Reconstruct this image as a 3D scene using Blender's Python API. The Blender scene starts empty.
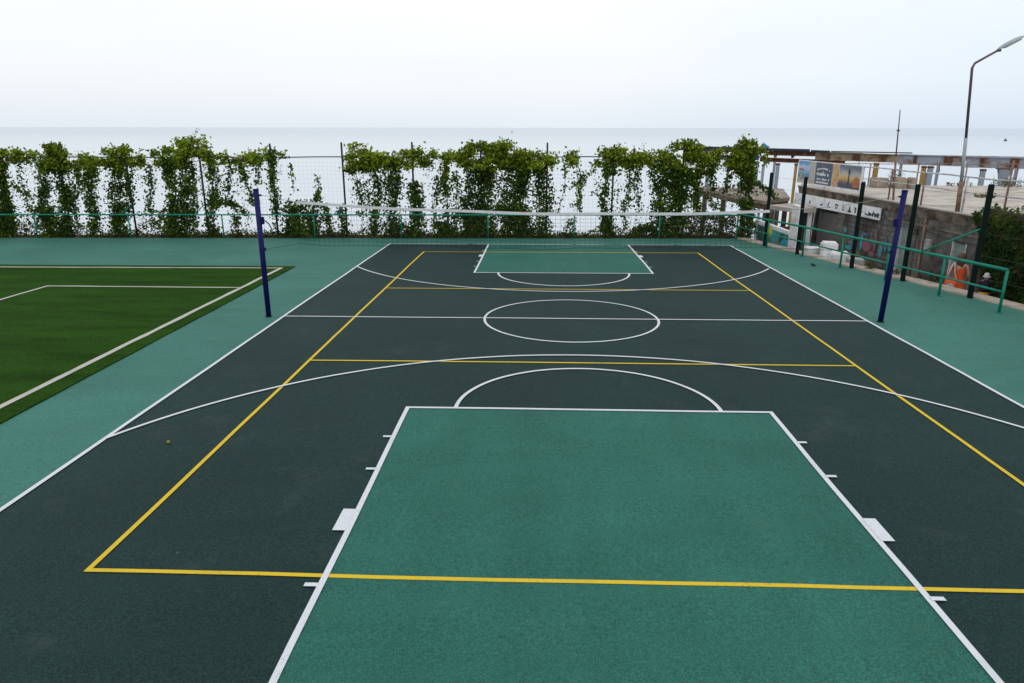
import bpy, bmesh, math, random
from mathutils import Vector, Matrix, noise
random.seed(7)
R = math.radians
sc = bpy.context.scene
COL = sc.collection

# ------------------------------------------------------------------ materials
def mat(name):
    m = bpy.data.materials.new(name); m.use_nodes = True
    nt = m.node_tree; b = nt.nodes['Principled BSDF']
    return m, nt, b
def N(nt, t, **kw):
    n = nt.nodes.new(t)
    for k, v in kw.items():
        if k in n.inputs.keys(): n.inputs[k].default_value = v
        else: setattr(n, k, v)
    return n
def coords(nt, scale=(1, 1, 1), rot=(0, 0, 0)):
    tc = N(nt, 'ShaderNodeTexCoord'); mp = N(nt, 'ShaderNodeMapping')
    mp.inputs['Scale'].default_value = scale; mp.inputs['Rotation'].default_value = rot
    nt.links.new(tc.outputs['Object'], mp.inputs['Vector'])
    return mp.outputs['Vector']
def noise_n(nt, vec, scale, detail=3, rough=.55, dist=0):
    n = N(nt, 'ShaderNodeTexNoise', Scale=scale, Detail=detail, Roughness=rough, Distortion=dist)
    nt.links.new(vec, n.inputs['Vector']); return n.outputs['Fac']
def ramp(nt, fac, stops):
    r = N(nt, 'ShaderNodeValToRGB'); e = r.color_ramp.elements
    while len(e) < len(stops): e.new(.5)
    for i, (p, c) in enumerate(stops):
        e[i].position = p; e[i].color = (c, c, c, 1) if not hasattr(c, '__len__') else (*c, 1)
    nt.links.new(fac, r.inputs['Fac']); return r.outputs['Color']
def mix(nt, a, b, fac, mode='MIX'):
    m = N(nt, 'ShaderNodeMix', data_type='RGBA', blend_type=mode)
    for sock, v in ((m.inputs[6], a), (m.inputs[7], b), (m.inputs[0], fac)):
        if hasattr(v, 'is_linked'): nt.links.new(v, sock)
        elif hasattr(v, '__len__'): sock.default_value = (*v, 1)
        else: sock.default_value = v
    return m.outputs[2]
def bump(nt, b, h, strength=.3, dist=.01):
    n = N(nt, 'ShaderNodeBump', Strength=strength, Distance=dist)
    nt.links.new(h, n.inputs['Height']); nt.links.new(n.outputs['Normal'], b.inputs['Normal'])

def plain(name, c, rough=.6, var=.12, scale=6, metal=0, dirt=None, dirt_amt=.5, dscale=3, spec=.4):
    m, nt, b = mat(name); v = coords(nt)
    f = noise_n(nt, v, scale, 4)
    lo = tuple(x*(1-var) for x in c); hi = tuple(min(1, x*(1+var)) for x in c)
    col = ramp(nt, f, [(.3, lo), (.7, hi)])
    if dirt:
        f2 = noise_n(nt, v, dscale, 6, .65)
        col = mix(nt, col, dirt, ramp(nt, f2, [(.5, 0), (.5+.3*(1.2-dirt_amt), 1)]))
    nt.links.new(col, b.inputs['Base Color'])
    b.inputs['Roughness'].default_value = rough; b.inputs['Metallic'].default_value = metal
    b.inputs['Specular IOR Level'].default_value = spec
    return m

def rubber(name, c, var=.3, stripes=0, rough=.75, worn=.05):
    """poured rubber granule surface: fine speckle, cloudy wear, faint seams of the laid strips, a few pale specks"""
    m, nt, b = mat(name); v = coords(nt)
    sp = noise_n(nt, v, 70, 2, .8)
    col = ramp(nt, sp, [(.3, tuple(x*(1-var) for x in c)), (.7, tuple(x*(1+var) for x in c))])
    sp2 = noise_n(nt, v, 22, 3, .7)
    col = mix(nt, col, ramp(nt, sp2, [(.3, .86), (.7, 1.14)]), 1, 'MULTIPLY')
    cl = noise_n(nt, v, .45, 5, .6, .6)
    col = mix(nt, col, ramp(nt, cl, [(.28, .86), (.72, 1.14)]), 1, 'MULTIPLY')
    st = noise_n(nt, coords(nt, (.35, 1.9, 0)), 1, 3, .6)            # trowel bands running across the court
    col = mix(nt, col, ramp(nt, st, [(.3, .955), (.7, 1.045)]), 1, 'MULTIPLY')
    sc1 = noise_n(nt, coords(nt, (9, .7, 0), (0, 0, .7)), 1, 4, .7, .5); sc2 = noise_n(nt, coords(nt, (8, .6, 0), (0, 0, -.9)), 1, 4, .7, .5)   # faint sole scuffs
    col = mix(nt, col, tuple(x*1.5+.02 for x in c), ramp(nt, sc1, [(.62, 0), (.78, .16)])); col = mix(nt, col, tuple(x*.55 for x in c), ramp(nt, sc2, [(.62, 0), (.78, .35)]))
    if stripes:
        s2 = noise_n(nt, coords(nt, (1.7, .1, 1)), 1, 2, .5)
        col = mix(nt, col, ramp(nt, s2, [(.35, 1-stripes), (.65, 1+stripes)]), 1, 'MULTIPLY')
    dust = noise_n(nt, v, 1.1, 8, .72, .4)
    col = mix(nt, col, (.20, .20, .17), ramp(nt, dust, [(.56, 0), (.8, worn*2.4)]))
    vo = N(nt, 'ShaderNodeTexVoronoi', Scale=1.6); nt.links.new(v, vo.inputs['Vector'])
    col = mix(nt, col, (.26, .25, .20), ramp(nt, vo.outputs['Distance'], [(.010, .5), (.020, 0)]))
    nt.links.new(col, b.inputs['Base Color'])
    b.inputs['Roughness'].default_value = rough; b.inputs['Specular IOR Level'].default_value = .13
    bump(nt, b, sp, .35, .004)
    return m

def paint_line(name, c, worn):
    m, nt, b = mat(name); v = coords(nt)
    sp = noise_n(nt, v, 90, 3, .8)
    col = ramp(nt, sp, [(.25, tuple(x*.78 for x in c)), (.6, c)])
    w = noise_n(nt, v, 1.3, 6, .7)
    col = mix(nt, col, worn, ramp(nt, w, [(.52, 0), (.85, .5)]))
    w2 = noise_n(nt, v, 38, 4, .75); w3 = noise_n(nt, v, .8, 3, .6)
    col = mix(nt, col, tuple(x*.55 for x in worn), mix(nt, (0, 0, 0), ramp(nt, w2, [(.56, 0), (.70, .8)]), ramp(nt, w3, [(.4, .15), (.65, 1)])))
    nt.links.new(col, b.inputs['Base Color']); b.inputs['Roughness'].default_value = .7
    b.inputs['Specular IOR Level'].default_value = .25
    bump(nt, b, sp, .3, .004)
    return m

M = {}
M['outer'] = rubber('outer_rubber', (.044, .155, .124), .34, worn=.05)
M['court'] = rubber('court_rubber', (.0108, .0320, .0298), .65, worn=.045)
M['key'] = rubber('key_rubber', (.0235, .116, .089), .48, stripes=.05, worn=.035)
M['white'] = paint_line('white_line_paint', (.66, .68, .72), (.28, .34, .34))
M['yellow'] = paint_line('yellow_line_paint', (.68, .475, .018), (.30, .25, .05))

def turf_mat():
    m, nt, b = mat('artificial_turf'); v = coords(nt)
    f = noise_n(nt, v, 26, 5, .85)
    col = ramp(nt, f, [(.25, (.004, .016, .001)), (.5, (.0145, .054, .003)), (.75, (.040, .112, .007))])
    g = noise_n(nt, coords(nt, (.35, 1.6, 1)), 1, 5, .65, .3)
    col = mix(nt, col, ramp(nt, g, [(.3, .66), (.7, 1.36)]), 1, 'MULTIPLY')
    h = noise_n(nt, coords(nt, (.25, 2.2, 1), (0, 0, .25)), 1.3, 4, .6)
    col = mix(nt, col, (.040, .082, .026), ramp(nt, h, [(.55, 0), (.8, .45)]))
    nt.links.new(col, b.inputs['Base Color']); b.inputs['Roughness'].default_value = .8
    b.inputs['Specular IOR Level'].default_value = .03
    bump(nt, b, f, 1, .02)
    return m
M['turf'] = turf_mat()
M['turf_white'] = paint_line('turf_white_pile', (.47, .46, .41), (.17, .17, .11))
M['teal'] = plain('teal_rail_paint', (.003, .215, .145), .55, .18, 9, dirt=(.02, .12, .09), dirt_amt=.5, spec=.25)
M['postgreen'] = plain('dark_green_post_paint', (.0018, .0095, .0090), .7, .25, 9, spec=.15)
M['fencedark'] = plain('dark_fence_post_steel', (.012, .016, .018), .55, .3, 9)
M['wire'] = plain('galvanised_wire', (.30, .33, .35), .5, .1, 9, .3)
M['wiredark'] = plain('green_coated_wire', (.02, .06, .05), .5, .1, 9)
M['blue'] = plain('blue_post_paint', (.0045, .0055, .085), .55, .15, 7, dirt=(.010, .010, .05), dirt_amt=.4, spec=.2)
M['netcord'] = plain('black_net_cord', (.012, .014, .015), .8, .1)
M['tape'] = plain('white_net_tape', (.62, .63, .65), .7, .06, 12, dirt=(.5, .5, .48), dirt_amt=.4, dscale=5)
M['conc'] = plain('stained_concrete', (.115, .108, .098), .9, .35, 2.2, dirt=(.035, .030, .026), dirt_amt=.75, dscale=1.2, spec=.2)
M['slabtop'] = plain('weathered_terrace_concrete', (.46, .42, .37), .9, .16, 1.8, dirt=(.25, .225, .19), dirt_amt=.6, dscale=1.1, spec=.2)
M['slabedge'] = plain('brown_stained_slab_edge', (.17, .14, .11), .9, .4, 3, dirt=(.05, .036, .026), dirt_amt=.8, dscale=2, spec=.2)
M['kerb'] = plain('beige_kerb_concrete', (.36, .32, .27), .9, .2, 3, dirt=(.17, .14, .11), dirt_amt=.5, dscale=2.5, spec=.2)
M['dirt'] = plain('dry_earth', (.085, .065, .045), .95, .4, 2.5, dirt=(.045, .055, .02), dirt_amt=.6, dscale=2, spec=.1)
M['path'] = plain('lower_path_concrete', (.22, .20, .175), .9, .2, 2, dirt=(.10, .09, .075), dirt_amt=.5, spec=.2)
M['whitewall'] = plain('white_limewash', (.72, .73, .75), .85, .06, 3, dirt=(.36, .34, .31), dirt_amt=.5, dscale=2)
M['whitejunk'] = plain('white_foam', (.78, .79, .80), .8, .06, 4, dirt=(.42, .41, .39), dirt_amt=.5, dscale=4)
M['greyblock'] = plain('grey_cement_block', (.33, .33, .33), .9, .12, 4, dirt=(.2, .19, .17), dirt_amt=.4)
M['greyboard'] = plain('grey_board', (.165, .155, .155), .85, .15, 3, dirt=(.07, .06, .055), dirt_amt=.5)
M['door'] = plain('pale_green_door_paint', (.20, .27, .255), .6, .12, 4, dirt=(.11, .12, .10), dirt_amt=.6, dscale=3)
M['rust'] = plain('rusty_steel', (.115, .045, .022), .85, .45, 4, dirt=(.045, .018, .012), dirt_amt=.7, dscale=3)
M['rustgrey'] = plain('grey_paint_with_rust', (.30, .34, .40), .7, .15, 1.5, dirt=(.19, .085, .03), dirt_amt=.75, dscale=.9)
M['rusttan'] = plain('tan_and_rust_paint', (.30, .25, .17), .8, .25, 1.4, dirt=(.15, .065, .025), dirt_amt=.75, dscale=1.1)
M['rustyellow'] = plain('ochre_rust_paint', (.34, .20, .05), .8, .25, 2, dirt=(.14, .06, .02), dirt_amt=.6, dscale=2)
M['steelgrey'] = plain('grey_column_paint', (.27, .30, .36), .7, .12, 3, dirt=(.16, .12, .10), dirt_amt=.45)
M['bluedark'] = plain('dark_blue_steel', (.012, .024, .055), .6, .25, 4)
M['bluemid'] = plain('blue_painted_steel', (.018, .085, .24), .6, .25, 4, dirt=(.08, .04, .03), dirt_amt=.4)
M['rail_pale'] = plain('pale_pipe_paint', (.50, .50, .52), .6, .12, 6, dirt=(.24, .12, .07), dirt_amt=.5, dscale=3)
M['rail_rust'] = plain('rusty_pipe', (.24, .15, .11), .8, .3, 6, dirt=(.10, .045, .03), dirt_amt=.6, dscale=5)
M['lamp_pole'] = plain('purple_brown_pole_paint', (.10, .060, .080), .5, .2, 5)
M['lamp_grey'] = plain('grey_lamp_shell', (.33, .37, .40), .5, .12, 8)
M['lamp_lens'] = plain('cloudy_lamp_lens', (.42, .44, .46), .25, .08, 8)
M['wood'] = plain('weathered_planks', (.13, .09, .06), .9, .35, 5, dirt=(.055, .035, .022), dirt_amt=.6)
M['platform'] = plain('dusty_platform', (.26, .215, .175), .9, .25, 2, dirt=(.10, .07, .05), dirt_amt=.6, dscale=1.4)
M['stone'] = plain('sandstone_block', (.33, .27, .21), .9, .2, 5, dirt=(.17, .135, .10), dirt_amt=.5)
M['black'] = plain('black_print', (.03, .033, .045), .7, .1)
M['signwhite'] = plain('white_sign_board', (.78, .80, .82), .6, .04, 4, dirt=(.45, .46, .47), dirt_amt=.4)
M['bark'] = plain('vine_stem_bark', (.075, .05, .032), .9, .3, 14)
M['skin'] = plain('skin', (.42, .23, .16), .55, .05)
M['hair'] = plain('brown_hair', (.085, .035, .016), .6, .3, 40)
M['orange'] = plain('orange_cloth', (.60, .085, .022), .85, .12, 12)
M['bagprint'] = plain('pale_grey_print', (.50, .48, .47), .8, .2, 14)
M['navy'] = plain('navy_cloth', (.012, .015, .032), .8, .2, 12)
M['yellowcloth'] = plain('yellow_cloth', (.66, .36, .022), .8, .1, 12)
M['hatwhite'] = plain('pale_grey_cloth', (.52, .52, .55), .85, .15, 22)
M['shoe'] = plain('dark_shoe', (.03, .03, .04), .6, .1)
M['bucket'] = plain('blue_plastic', (.03, .20, .58), .35, .06)
M['ball'] = plain('yellow_felt', (.20, .21, .02), .9, .15, 60)
M['deadleaf'] = plain('dry_leaf', (.05, .04, .03), .9, .2, 30)
M['eye'] = plain('dark_eye', (.02, .015, .012), .3, .05)
M['lip'] = plain('lip', (.35, .12, .10), .5, .05)
M['bluerag'] = plain('blue_plastic_sheet', (.04, .25, .45), .5, .2, 6)
M['buoy'] = plain('dark_buoy', (.09, .10, .13), .6, .1)
def flat_mat(name, c): 
    return plain(name, c, .7, .10, 8)
M['g_blue'] = flat_mat('graffiti_blue', (.05, .16, .30)); M['g_pink'] = flat_mat('graffiti_pink', (.24, .09, .12))
M['g_cyan'] = flat_mat('graffiti_cyan', (.03, .34, .46)); M['g_yellow'] = flat_mat('mural_yellow', (.66, .50, .04))
M['g_dark'] = flat_mat('mural_dark_teal', (.035, .085, .09)); M['g_teal'] = flat_mat('mural_teal', (.06, .27, .28))
M['g_orange'] = flat_mat('mural_orange', (.45, .15, .06)); M['g_olive'] = flat_mat('mural_olive', (.13, .15, .06))

def leaf_mat(name, dark, midc, light, brown):
    m, nt, b = mat(name)
    a = N(nt, 'ShaderNodeAttribute', attribute_name='tone')
    col = ramp(nt, a.outputs['Fac'], [(0, dark), (.42, midc), (.80, light), (.97, light), (1, brown)])
    nt.links.new(col, b.inputs['Base Color']); b.inputs['Roughness'].default_value = .6
    b.inputs['Specular IOR Level'].default_value = .10
    tr = N(nt, 'ShaderNodeBsdfTranslucent'); nt.links.new(mix(nt, col, (1.25, 1.25, .5), 1, 'MULTIPLY'), tr.inputs['Color'])
    ms = N(nt, 'ShaderNodeMixShader', Fac=.36)
    nt.links.new(b.outputs[0], ms.inputs[1]); nt.links.new(tr.outputs[0], ms.inputs[2])
    nt.links.new(ms.outputs[0], nt.nodes['Material Output'].inputs['Surface'])
    return m
M['leaf'] = leaf_mat('vine_leaf', (.014, .036, .008), (.046, .096, .013), (.235, .310, .020), (.10, .055, .035))
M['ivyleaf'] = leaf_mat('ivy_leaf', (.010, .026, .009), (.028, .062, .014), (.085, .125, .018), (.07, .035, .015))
M['weed'] = leaf_mat('weed_leaf', (.018, .034, .008), (.050, .068, .018), (.12, .13, .03), (.11, .06, .035))

def sea_mat():
    m, nt, b = mat('sea_painted_sheen'); v = coords(nt)
    tc = N(nt, 'ShaderNodeTexCoord'); sx = N(nt, 'ShaderNodeSeparateXYZ')
    nt.links.new(tc.outputs['Object'], sx.inputs[0])
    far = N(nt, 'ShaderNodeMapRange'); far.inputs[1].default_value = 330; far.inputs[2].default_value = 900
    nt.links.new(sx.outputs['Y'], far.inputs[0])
    wob = noise_n(nt, coords(nt, (.0009, .006, 1)), 1, 4, .6)        # wind streaks breaking up the painted far band
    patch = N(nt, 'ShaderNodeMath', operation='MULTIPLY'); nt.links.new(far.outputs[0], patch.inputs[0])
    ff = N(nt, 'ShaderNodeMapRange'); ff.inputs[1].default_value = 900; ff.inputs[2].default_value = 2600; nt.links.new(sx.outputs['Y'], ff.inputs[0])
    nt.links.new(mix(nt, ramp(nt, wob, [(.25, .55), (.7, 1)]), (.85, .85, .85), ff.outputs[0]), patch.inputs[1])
    col = mix(nt, (.48, .55, .61), (.30, .39, .47), patch.outputs[0])  # sky reflection painted into the colour: pale on calm water, darker on ruffled far water
    nt.links.new(col, b.inputs['Base Color'])
    b.inputs['Roughness'].default_value = .22; b.inputs['IOR'].default_value = 1.33
    w = noise_n(nt, coords(nt, (.5, 1.6, 1)), 1, 4, .6)
    fd = N(nt, 'ShaderNodeMapRange'); fd.inputs[1].default_value = 40; fd.inputs[2].default_value = 200; fd.inputs[3].default_value = .06; fd.inputs[4].default_value = 0
    nt.links.new(sx.outputs['Y'], fd.inputs[0])
    bump(nt, b, w, .06, .1); bn = b.inputs['Normal'].links[0].from_node; nt.links.new(fd.outputs[0], bn.inputs['Strength'])
    return m
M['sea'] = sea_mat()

# ------------------------------------------------------------------ mesh helpers
class MB:
    def __init__(s): s.v = []; s.f = []; s.tone = []; s.smooth = []; s.split = None
    def add(s, vs, fs, smooth=False):
        o = len(s.v); s.v += [Vector(p) for p in vs]
        for f in fs: s.f.append([i+o for i in f]); s.smooth.append(smooth)
        return s
    def quad(s, a, b, c, d): return s.add([a, b, c, d], [(0, 1, 2, 3)])
    def prism(s, poly, h):
        """poly = list of 3D points, extruded along vector h"""
        n = len(poly); P = [Vector(p) for p in poly]; h = Vector(h)
        fs = [tuple(range(n-1, -1, -1)), tuple(range(n, 2*n))] + [(i, (i+1) % n, n+(i+1) % n, n+i) for i in range(n)]
        return s.add(P+[p+h for p in P], fs)
    def box(s, c, d, rz=0, bev=0):
        c = Vector(c); rm = Matrix.Rotation(rz, 3, 'Z'); bm = bmesh.new()
        bmesh.ops.create_cube(bm, size=1)
        for v in bm.verts: v.co = Vector((v.co.x*d[0], v.co.y*d[1], v.co.z*d[2]))
        if bev: bmesh.ops.bevel(bm, geom=bm.edges[:], offset=bev, segments=2, affect='EDGES')
        bm.verts.index_update()
        s.add([rm @ v.co + c for v in bm.verts], [[v.index for v in f.verts] for f in bm.faces]); bm.free()
        return s
    def tube(s, pts, r, n=8, r2=None, flat=False):
        P = [Vector(p) for p in pts]; k = len(P); rs = [r+((r2 if r2 is not None else r)-r)*i/(max(1, k-1)) for i in range(k)]
        vs = []; prev = None
        for i, p in enumerate(P):
            t = (P[min(i+1, k-1)]-P[max(i-1, 0)]).normalized()
            if prev is None:
                u = t.orthogonal().normalized()
                if abs(t.z) > .9: u = (Vector((1, 0, 0))-t*t.x).normalized()
            else: u = (prev-t*prev.dot(t)).normalized()
            prev = u; w = t.cross(u)
            for j in range(n):
                a = 2*math.pi*(j+.5)/n; vs.append(p+(u*math.cos(a)+w*math.sin(a))*rs[i])
        fs = [tuple(range(n-1, -1, -1)), tuple(range((k-1)*n, k*n))]
        o = len(s.f)
        s.add(vs, fs)
        s.add([], [])
        off = len(s.v)-len(vs)
        for i in range(k-1):
            for j in range(n):
                s.f.append([off+i*n+j, off+i*n+(j+1) % n, off+(i+1)*n+(j+1) % n, off+(i+1)*n+j]); s.smooth.append(not flat)
        return s
    def rings(s, rings, cap=True, smooth=True):
        """rings: list of (centre, rx, ry) horizontal ellipses, skinned"""
        n = 16; vs = []
        for c, rx, ry in rings:
            for j in range(n):
                a = 2*math.pi*j/n; vs.append((c[0]+rx*math.cos(a), c[1]+ry*math.sin(a), c[2]))
        fs = []
        for i in range(len(rings)-1):
            for j in range(n): fs.append((i*n+j, i*n+(j+1) % n, (i+1)*n+(j+1) % n, (i+1)*n+j))
        s.add(vs, fs, smooth)
        if cap:
            o = len(s.v)-len(vs)
            s.f.append([o+j for j in range(n-1, -1, -1)]); s.f.append([o+(len(rings)-1)*n+j for j in range(n)]); s.smooth += [False, False]
        return s
    def leaf(s, c, size, nrm, tone, asp=.75):
        n = nrm.normalized(); u = n.orthogonal().normalized()
        u = Matrix.Rotation(random.uniform(0, 6.28), 3, n) @ u; w = n.cross(u)
        L = size*.5; W = size*.5*asp; bend = n*size*.13
        o = len(s.v)
        s.v += [c-u*L-bend, c+w*W, c+u*L-bend, c-w*W]
        s.f += [[o, o+1, o+2], [o, o+2, o+3]]; s.smooth += [False, False]; s.tone += [tone, tone]
    def build(s, name, m, parent=None, origin=None):
        me = bpy.data.meshes.new(name)
        if parent is not None: w = world_of(parent)
        elif origin is not None: w = Vector(origin)
        else: w = Vector((0, 0, 0))
        me.from_pydata([p-w for p in s.v], [], s.f)
        me.polygons.foreach_set('use_smooth', s.smooth)
        if s.tone:
            at = me.attributes.new('tone', 'FLOAT', 'FACE'); at.data.foreach_set('value', s.tone)
        me.update()
        bm = bmesh.new(); bm.from_mesh(me)
        if not s.tone: bmesh.ops.recalc_face_normals(bm, faces=bm.faces)
        bm.to_mesh(me); bm.free()
        for q in (m if isinstance(m, (list, tuple)) else [m]): me.materials.append(M[q] if isinstance(q, str) else q)
        if s.split is not None: me.polygons.foreach_set('material_index', [0]*s.split+[1]*(len(s.f)-s.split))
        o = bpy.data.objects.new(name, me); COL.objects.link(o)
        if parent is not None: o.parent = parent
        elif origin is not None: o.location = w
        return o
def world_of(o):
    w = Vector((0, 0, 0))
    while o is not None: w += o.location; o = o.parent
    return w
def thing(name, label, cat, loc, group=None):
    o = bpy.data.objects.new(name, None); o.location = loc; COL.objects.link(o); o.empty_display_size = .2
    return tag(o, label, cat, group)
def tag(o, label, cat, group=None):
    o['label'] = label; o['category'] = cat
    if group: o['group'] = group
    return o
def struct(o, kind='structure'): o['kind'] = kind; return o
def copy_tree(o, loc=None):
    r = o.copy(); COL.objects.link(r)
    if loc is not None: r.location = loc
    for ch in list(o.children):
        c = copy_tree(ch); c.parent = r
    return r

# the court falls gently away from the camera (drainage)
def gz(x, y): return .0029*x - .0180*y
def G(x, y, dz=0): return Vector((x, y, gz(x, y)+dz))
# ------------------------------------------------------------------ setting: sea, ground, court
SEA = -5.0
mb = MB(); nx = 24
xs = [-9000, -2500, -800, -200, -60, 0, 60, 200, 800, 2500, 9000]; ys = [-600, -60, 12, 40, 120, 300, 480, 720, 1500, 4000, 14000]
for i in range(len(xs)-1):
    for j in range(len(ys)-1):
        mb.quad((xs[i], ys[j], SEA), (xs[i+1], ys[j], SEA), (xs[i+1], ys[j+1], SEA), (xs[i], ys[j+1], SEA))
struct(mb.build('sea', 'sea'))

def fy(x): return 12.78+.0258*x                 # line of the tall sea-side fence
def ry(x): return 12.44+.0230*x                 # line of the sea-side handrail
FD = Vector((.2538, -.9672, 0)); FN = Vector((.9672, .2538, 0))
def fp(u, out=0, dz=0):                         # along the right-hand fence, u metres from its first post
    p = Vector((7.137, 10.756, 0))+FD*u+FN*out
    return G(p.x, p.y, dz)
# court pad: a solid terrace held by a sea wall, rubber surface on top
pad = [(-60, fy(-60)+.9), (-60, -45), (22, -45), ]
edge = [(fp(50, .12).x, fp(50, .12).y), (fp(-2.35, .12).x, fp(-2.35, .12).y)]
padtop = [(-60, ry(-60)+.10), (-60, -45)] + edge + [(6.9, ry(6.9)+.10)]
mb = MB(); cx_ = [-60+i*6.69 for i in range(11)]
for i in range(10): mb.quad(G(cx_[i], -45), G(cx_[i+1], -45), G(cx_[i+1], ry(cx_[i+1])+.10), G(cx_[i], ry(cx_[i])+.10))
us_ = [-2.35+i*5.235 for i in range(11)]; yl = [ry(6.9)+.10+(-45-ry(6.9)-.10)*i/10 for i in range(11)]
for i in range(10): mb.quad(G(6.9, yl[i+1]), fp(us_[i+1], .12), fp(us_[i], .12), G(6.9, yl[i]))
struct(mb.build('court_surround', 'outer'))
bank = [(-60, fy(-60)+.75), (-60, -45), (fp(50, .62).x, fp(50, .62).y), (fp(-3.3, .62).x, fp(-3.3, .62).y)]
mb = MB(); poly = [G(x, y, -.03) for x, y in bank]
low = [Vector((p.x, p.y, -5.6)) for p in poly]; n = len(poly)
mb.add(poly+low, [tuple(range(n))]+[(i, i+n, (i+1) % n+n, (i+1) % n) for i in range(n)])
struct(mb.build('ground', 'dirt'))
# kerb along the right-hand side, broken into cast lengths
mb = MB(); u = -2.6
while u < 34:
    L = random.uniform(1.6, 2.4); a, b2 = u+.008, u+L-.008
    h = .035+random.uniform(-.008, .012); w = .58+random.uniform(-.03, .03)
    q = [fp(a, .10, -.02), fp(b2, .10, -.02), fp(b2, w, -.02), fp(a, w, -.02)]
    q2 = [fp(a, .115, h), fp(b2, .115, h), fp(b2, w-.02, h-.01), fp(a, w-.02, h-.01)]
    mb.add(q+q2, [(3, 2, 1, 0), (4, 5, 6, 7)]+[(i, (i+1) % 4, 4+(i+1) % 4, 4+i) for i in range(4)])
    u += L
struct(mb.build('kerb', 'kerb'))
# lower path beyond the kerb
PZ = -1.0
mb = MB()
P = [fp(-3.2, .55), fp(50, .55), Vector((45, -45, 0)), Vector((45, 15.9, 0)), Vector((8.4, 15.9, 0))]
n = len(P); top = [Vector((p.x, p.y, PZ)) for p in P]; lo = [Vector((p.x, p.y, -5.5)) for p in P]
mb.add(top+lo, [tuple(range(n))]+[(i, i+n, (i+1) % n+n, (i+1) % n) for i in range(n)])
struct(mb.build('path', 'path'))

# --- painted court
W_, LF, LN = 6.0, 10.80, -10.90
def sheet(poly, dz):
    mb = MB(); mb.add([G(x, y, dz) for x, y in poly], [tuple(range(len(poly)))]); return mb
struct(sheet([(-W_, LN), (W_, LN), (W_, LF), (-W_, LF)], .004).build('court', 'court'))
struct(sheet([(-2.45, 5.2), (2.45, 5.2), (2.45, LF-.03), (-2.45, LF-.03)], .008).build('court_key', 'key'))
struct(sheet([(-2.45, LN+.03), (2.45, LN+.03), (2.45, -5.12), (-2.45, -5.12)], .008).build('court_key', 'key'))
lines = {'white': MB(), 'yellow': MB()}; LZ = {'white': .0160, 'yellow': .0115}
def wob(x, y): return Vector((noise.noise((x*.35, y*.35, 3.1))*.016+noise.noise((x*1.6, y*1.6, 7))*.005, noise.noise((x*.35, y*.35, 9.7))*.016+noise.noise((x*1.6, y*1.6, 1))*.005))
def ribbon(kind, pts, w, closed=False):
    LZ[kind] += .0003; z = LZ[kind]; mb = lines[kind]
    P = [Vector(p) for p in pts]; n = len(P); vs = []
    for i, p in enumerate(P):
        if closed: a, b2 = P[i-1], P[(i+1) % n]
        else: a, b2 = P[max(i-1, 0)], P[min(i+1, n-1)]
        d1 = (p-a).normalized() if (p-a).length else (b2-p).normalized(); d2 = (b2-p).normalized() if (b2-p).length else d1
        t = (d1+d2).normalized(); nn = Vector((-t.y, t.x)); k = 1/max(.5, nn.dot(Vector((-d1.y, d1.x))))
        q = p+wob(p.x, p.y)
        for s in (-.5, .5):
            e = q+nn*w*k*s; vs.append(G(e.x, e.y, z))
    m = n if closed else n-1
    mb.add(vs, [(2*i, (2*i+2) % (2*n), (2*i+3) % (2*n), 2*i+1) for i in range(m)])
def seg(a, b, step=.5):
    a, b = Vector(a), Vector(b); k = max(1, int((b-a).length/step)); return [a+(b-a)*i/k for i in range(k+1)]
def path(pts, closed=False):
    out = []; q = pts+[pts[0]] if closed else pts
    for i in range(len(q)-1): out += seg(q[i], q[i+1])[:-1]
    if not closed: out.append(Vector(q[-1]))
    return out
def arc(cx, cy, r, a0, a1, n=64): return [(cx+r*math.cos(R(a0+(a1-a0)*i/n)), cy+r*math.sin(R(a0+(a1-a0)*i/n))) for i in range(n+1)]
lw = .056
ribbon('white', path([(-W_, LN), (W_, LN), (W_, LF), (-W_, LF)], True), lw, True)
ribbon('white', path([(-W_, 0), (W_, 0)]), .05)
ribbon('white', arc(-.012, 0, 1.775, 0, 354.4, 63), .05, True)
ribbon('white', path([(-2.47, LF), (-2.47, 5.2), (2.47, 5.2), (2.47, LF)]), lw)
ribbon('white', path([(-2.44, LN), (-2.46, -5.12), (2.46, -5.12), (2.46, LN)]), lw)
ribbon('white', arc(0, -5.12, 1.80, 0, 180), .055)
ribbon('white', arc(0, 5.2, 1.80, 180, 360), .055)
a = math.degrees(math.acos(5.98/6.66)); ribbon('white', arc(-.03, -9.24, 6.66, a, 180-a, 80), .052)
a = math.degrees(math.acos(5.95/6.92)); ribbon('white', arc(-.05, 9.63, 6.92, 180+a, 360-a, 80), .052)
for s in (-1, 1):
    for y0, sg in ((-5.12, -1), (5.2, 1)):
        for d, th in ((.99, .05), (1.885, .05), (2.98, .40), (4.02, .05)):
            y = y0+sg*d; x0 = s*2.47
            LZ['white'] += .0002; k = .115 if th < .1 else .125
            lines['white'].add([G(x0, y-th/2, LZ['white']), G(x0+s*k, y-th/2, LZ['white']), G(x0+s*k, y+th/2, LZ['white']), G(x0, y+th/2, LZ['white'])], [(0, 1, 2, 3)])
yw = .050
ribbon('yellow', path([(-4.5, -9), (4.5, -9), (4.5, 9), (-4.5, 9)], True), yw, True)
ribbon('yellow', path([(-4.5, -3), (4.5, -3)]), .05)
ribbon('yellow', path([(-4.5, 3), (4.5, 3)]), .05)
struct(lines['white'].build('white_court_lines', 'white'))
struct(lines['yellow'].build('yellow_court_lines', 'yellow'))

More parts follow.
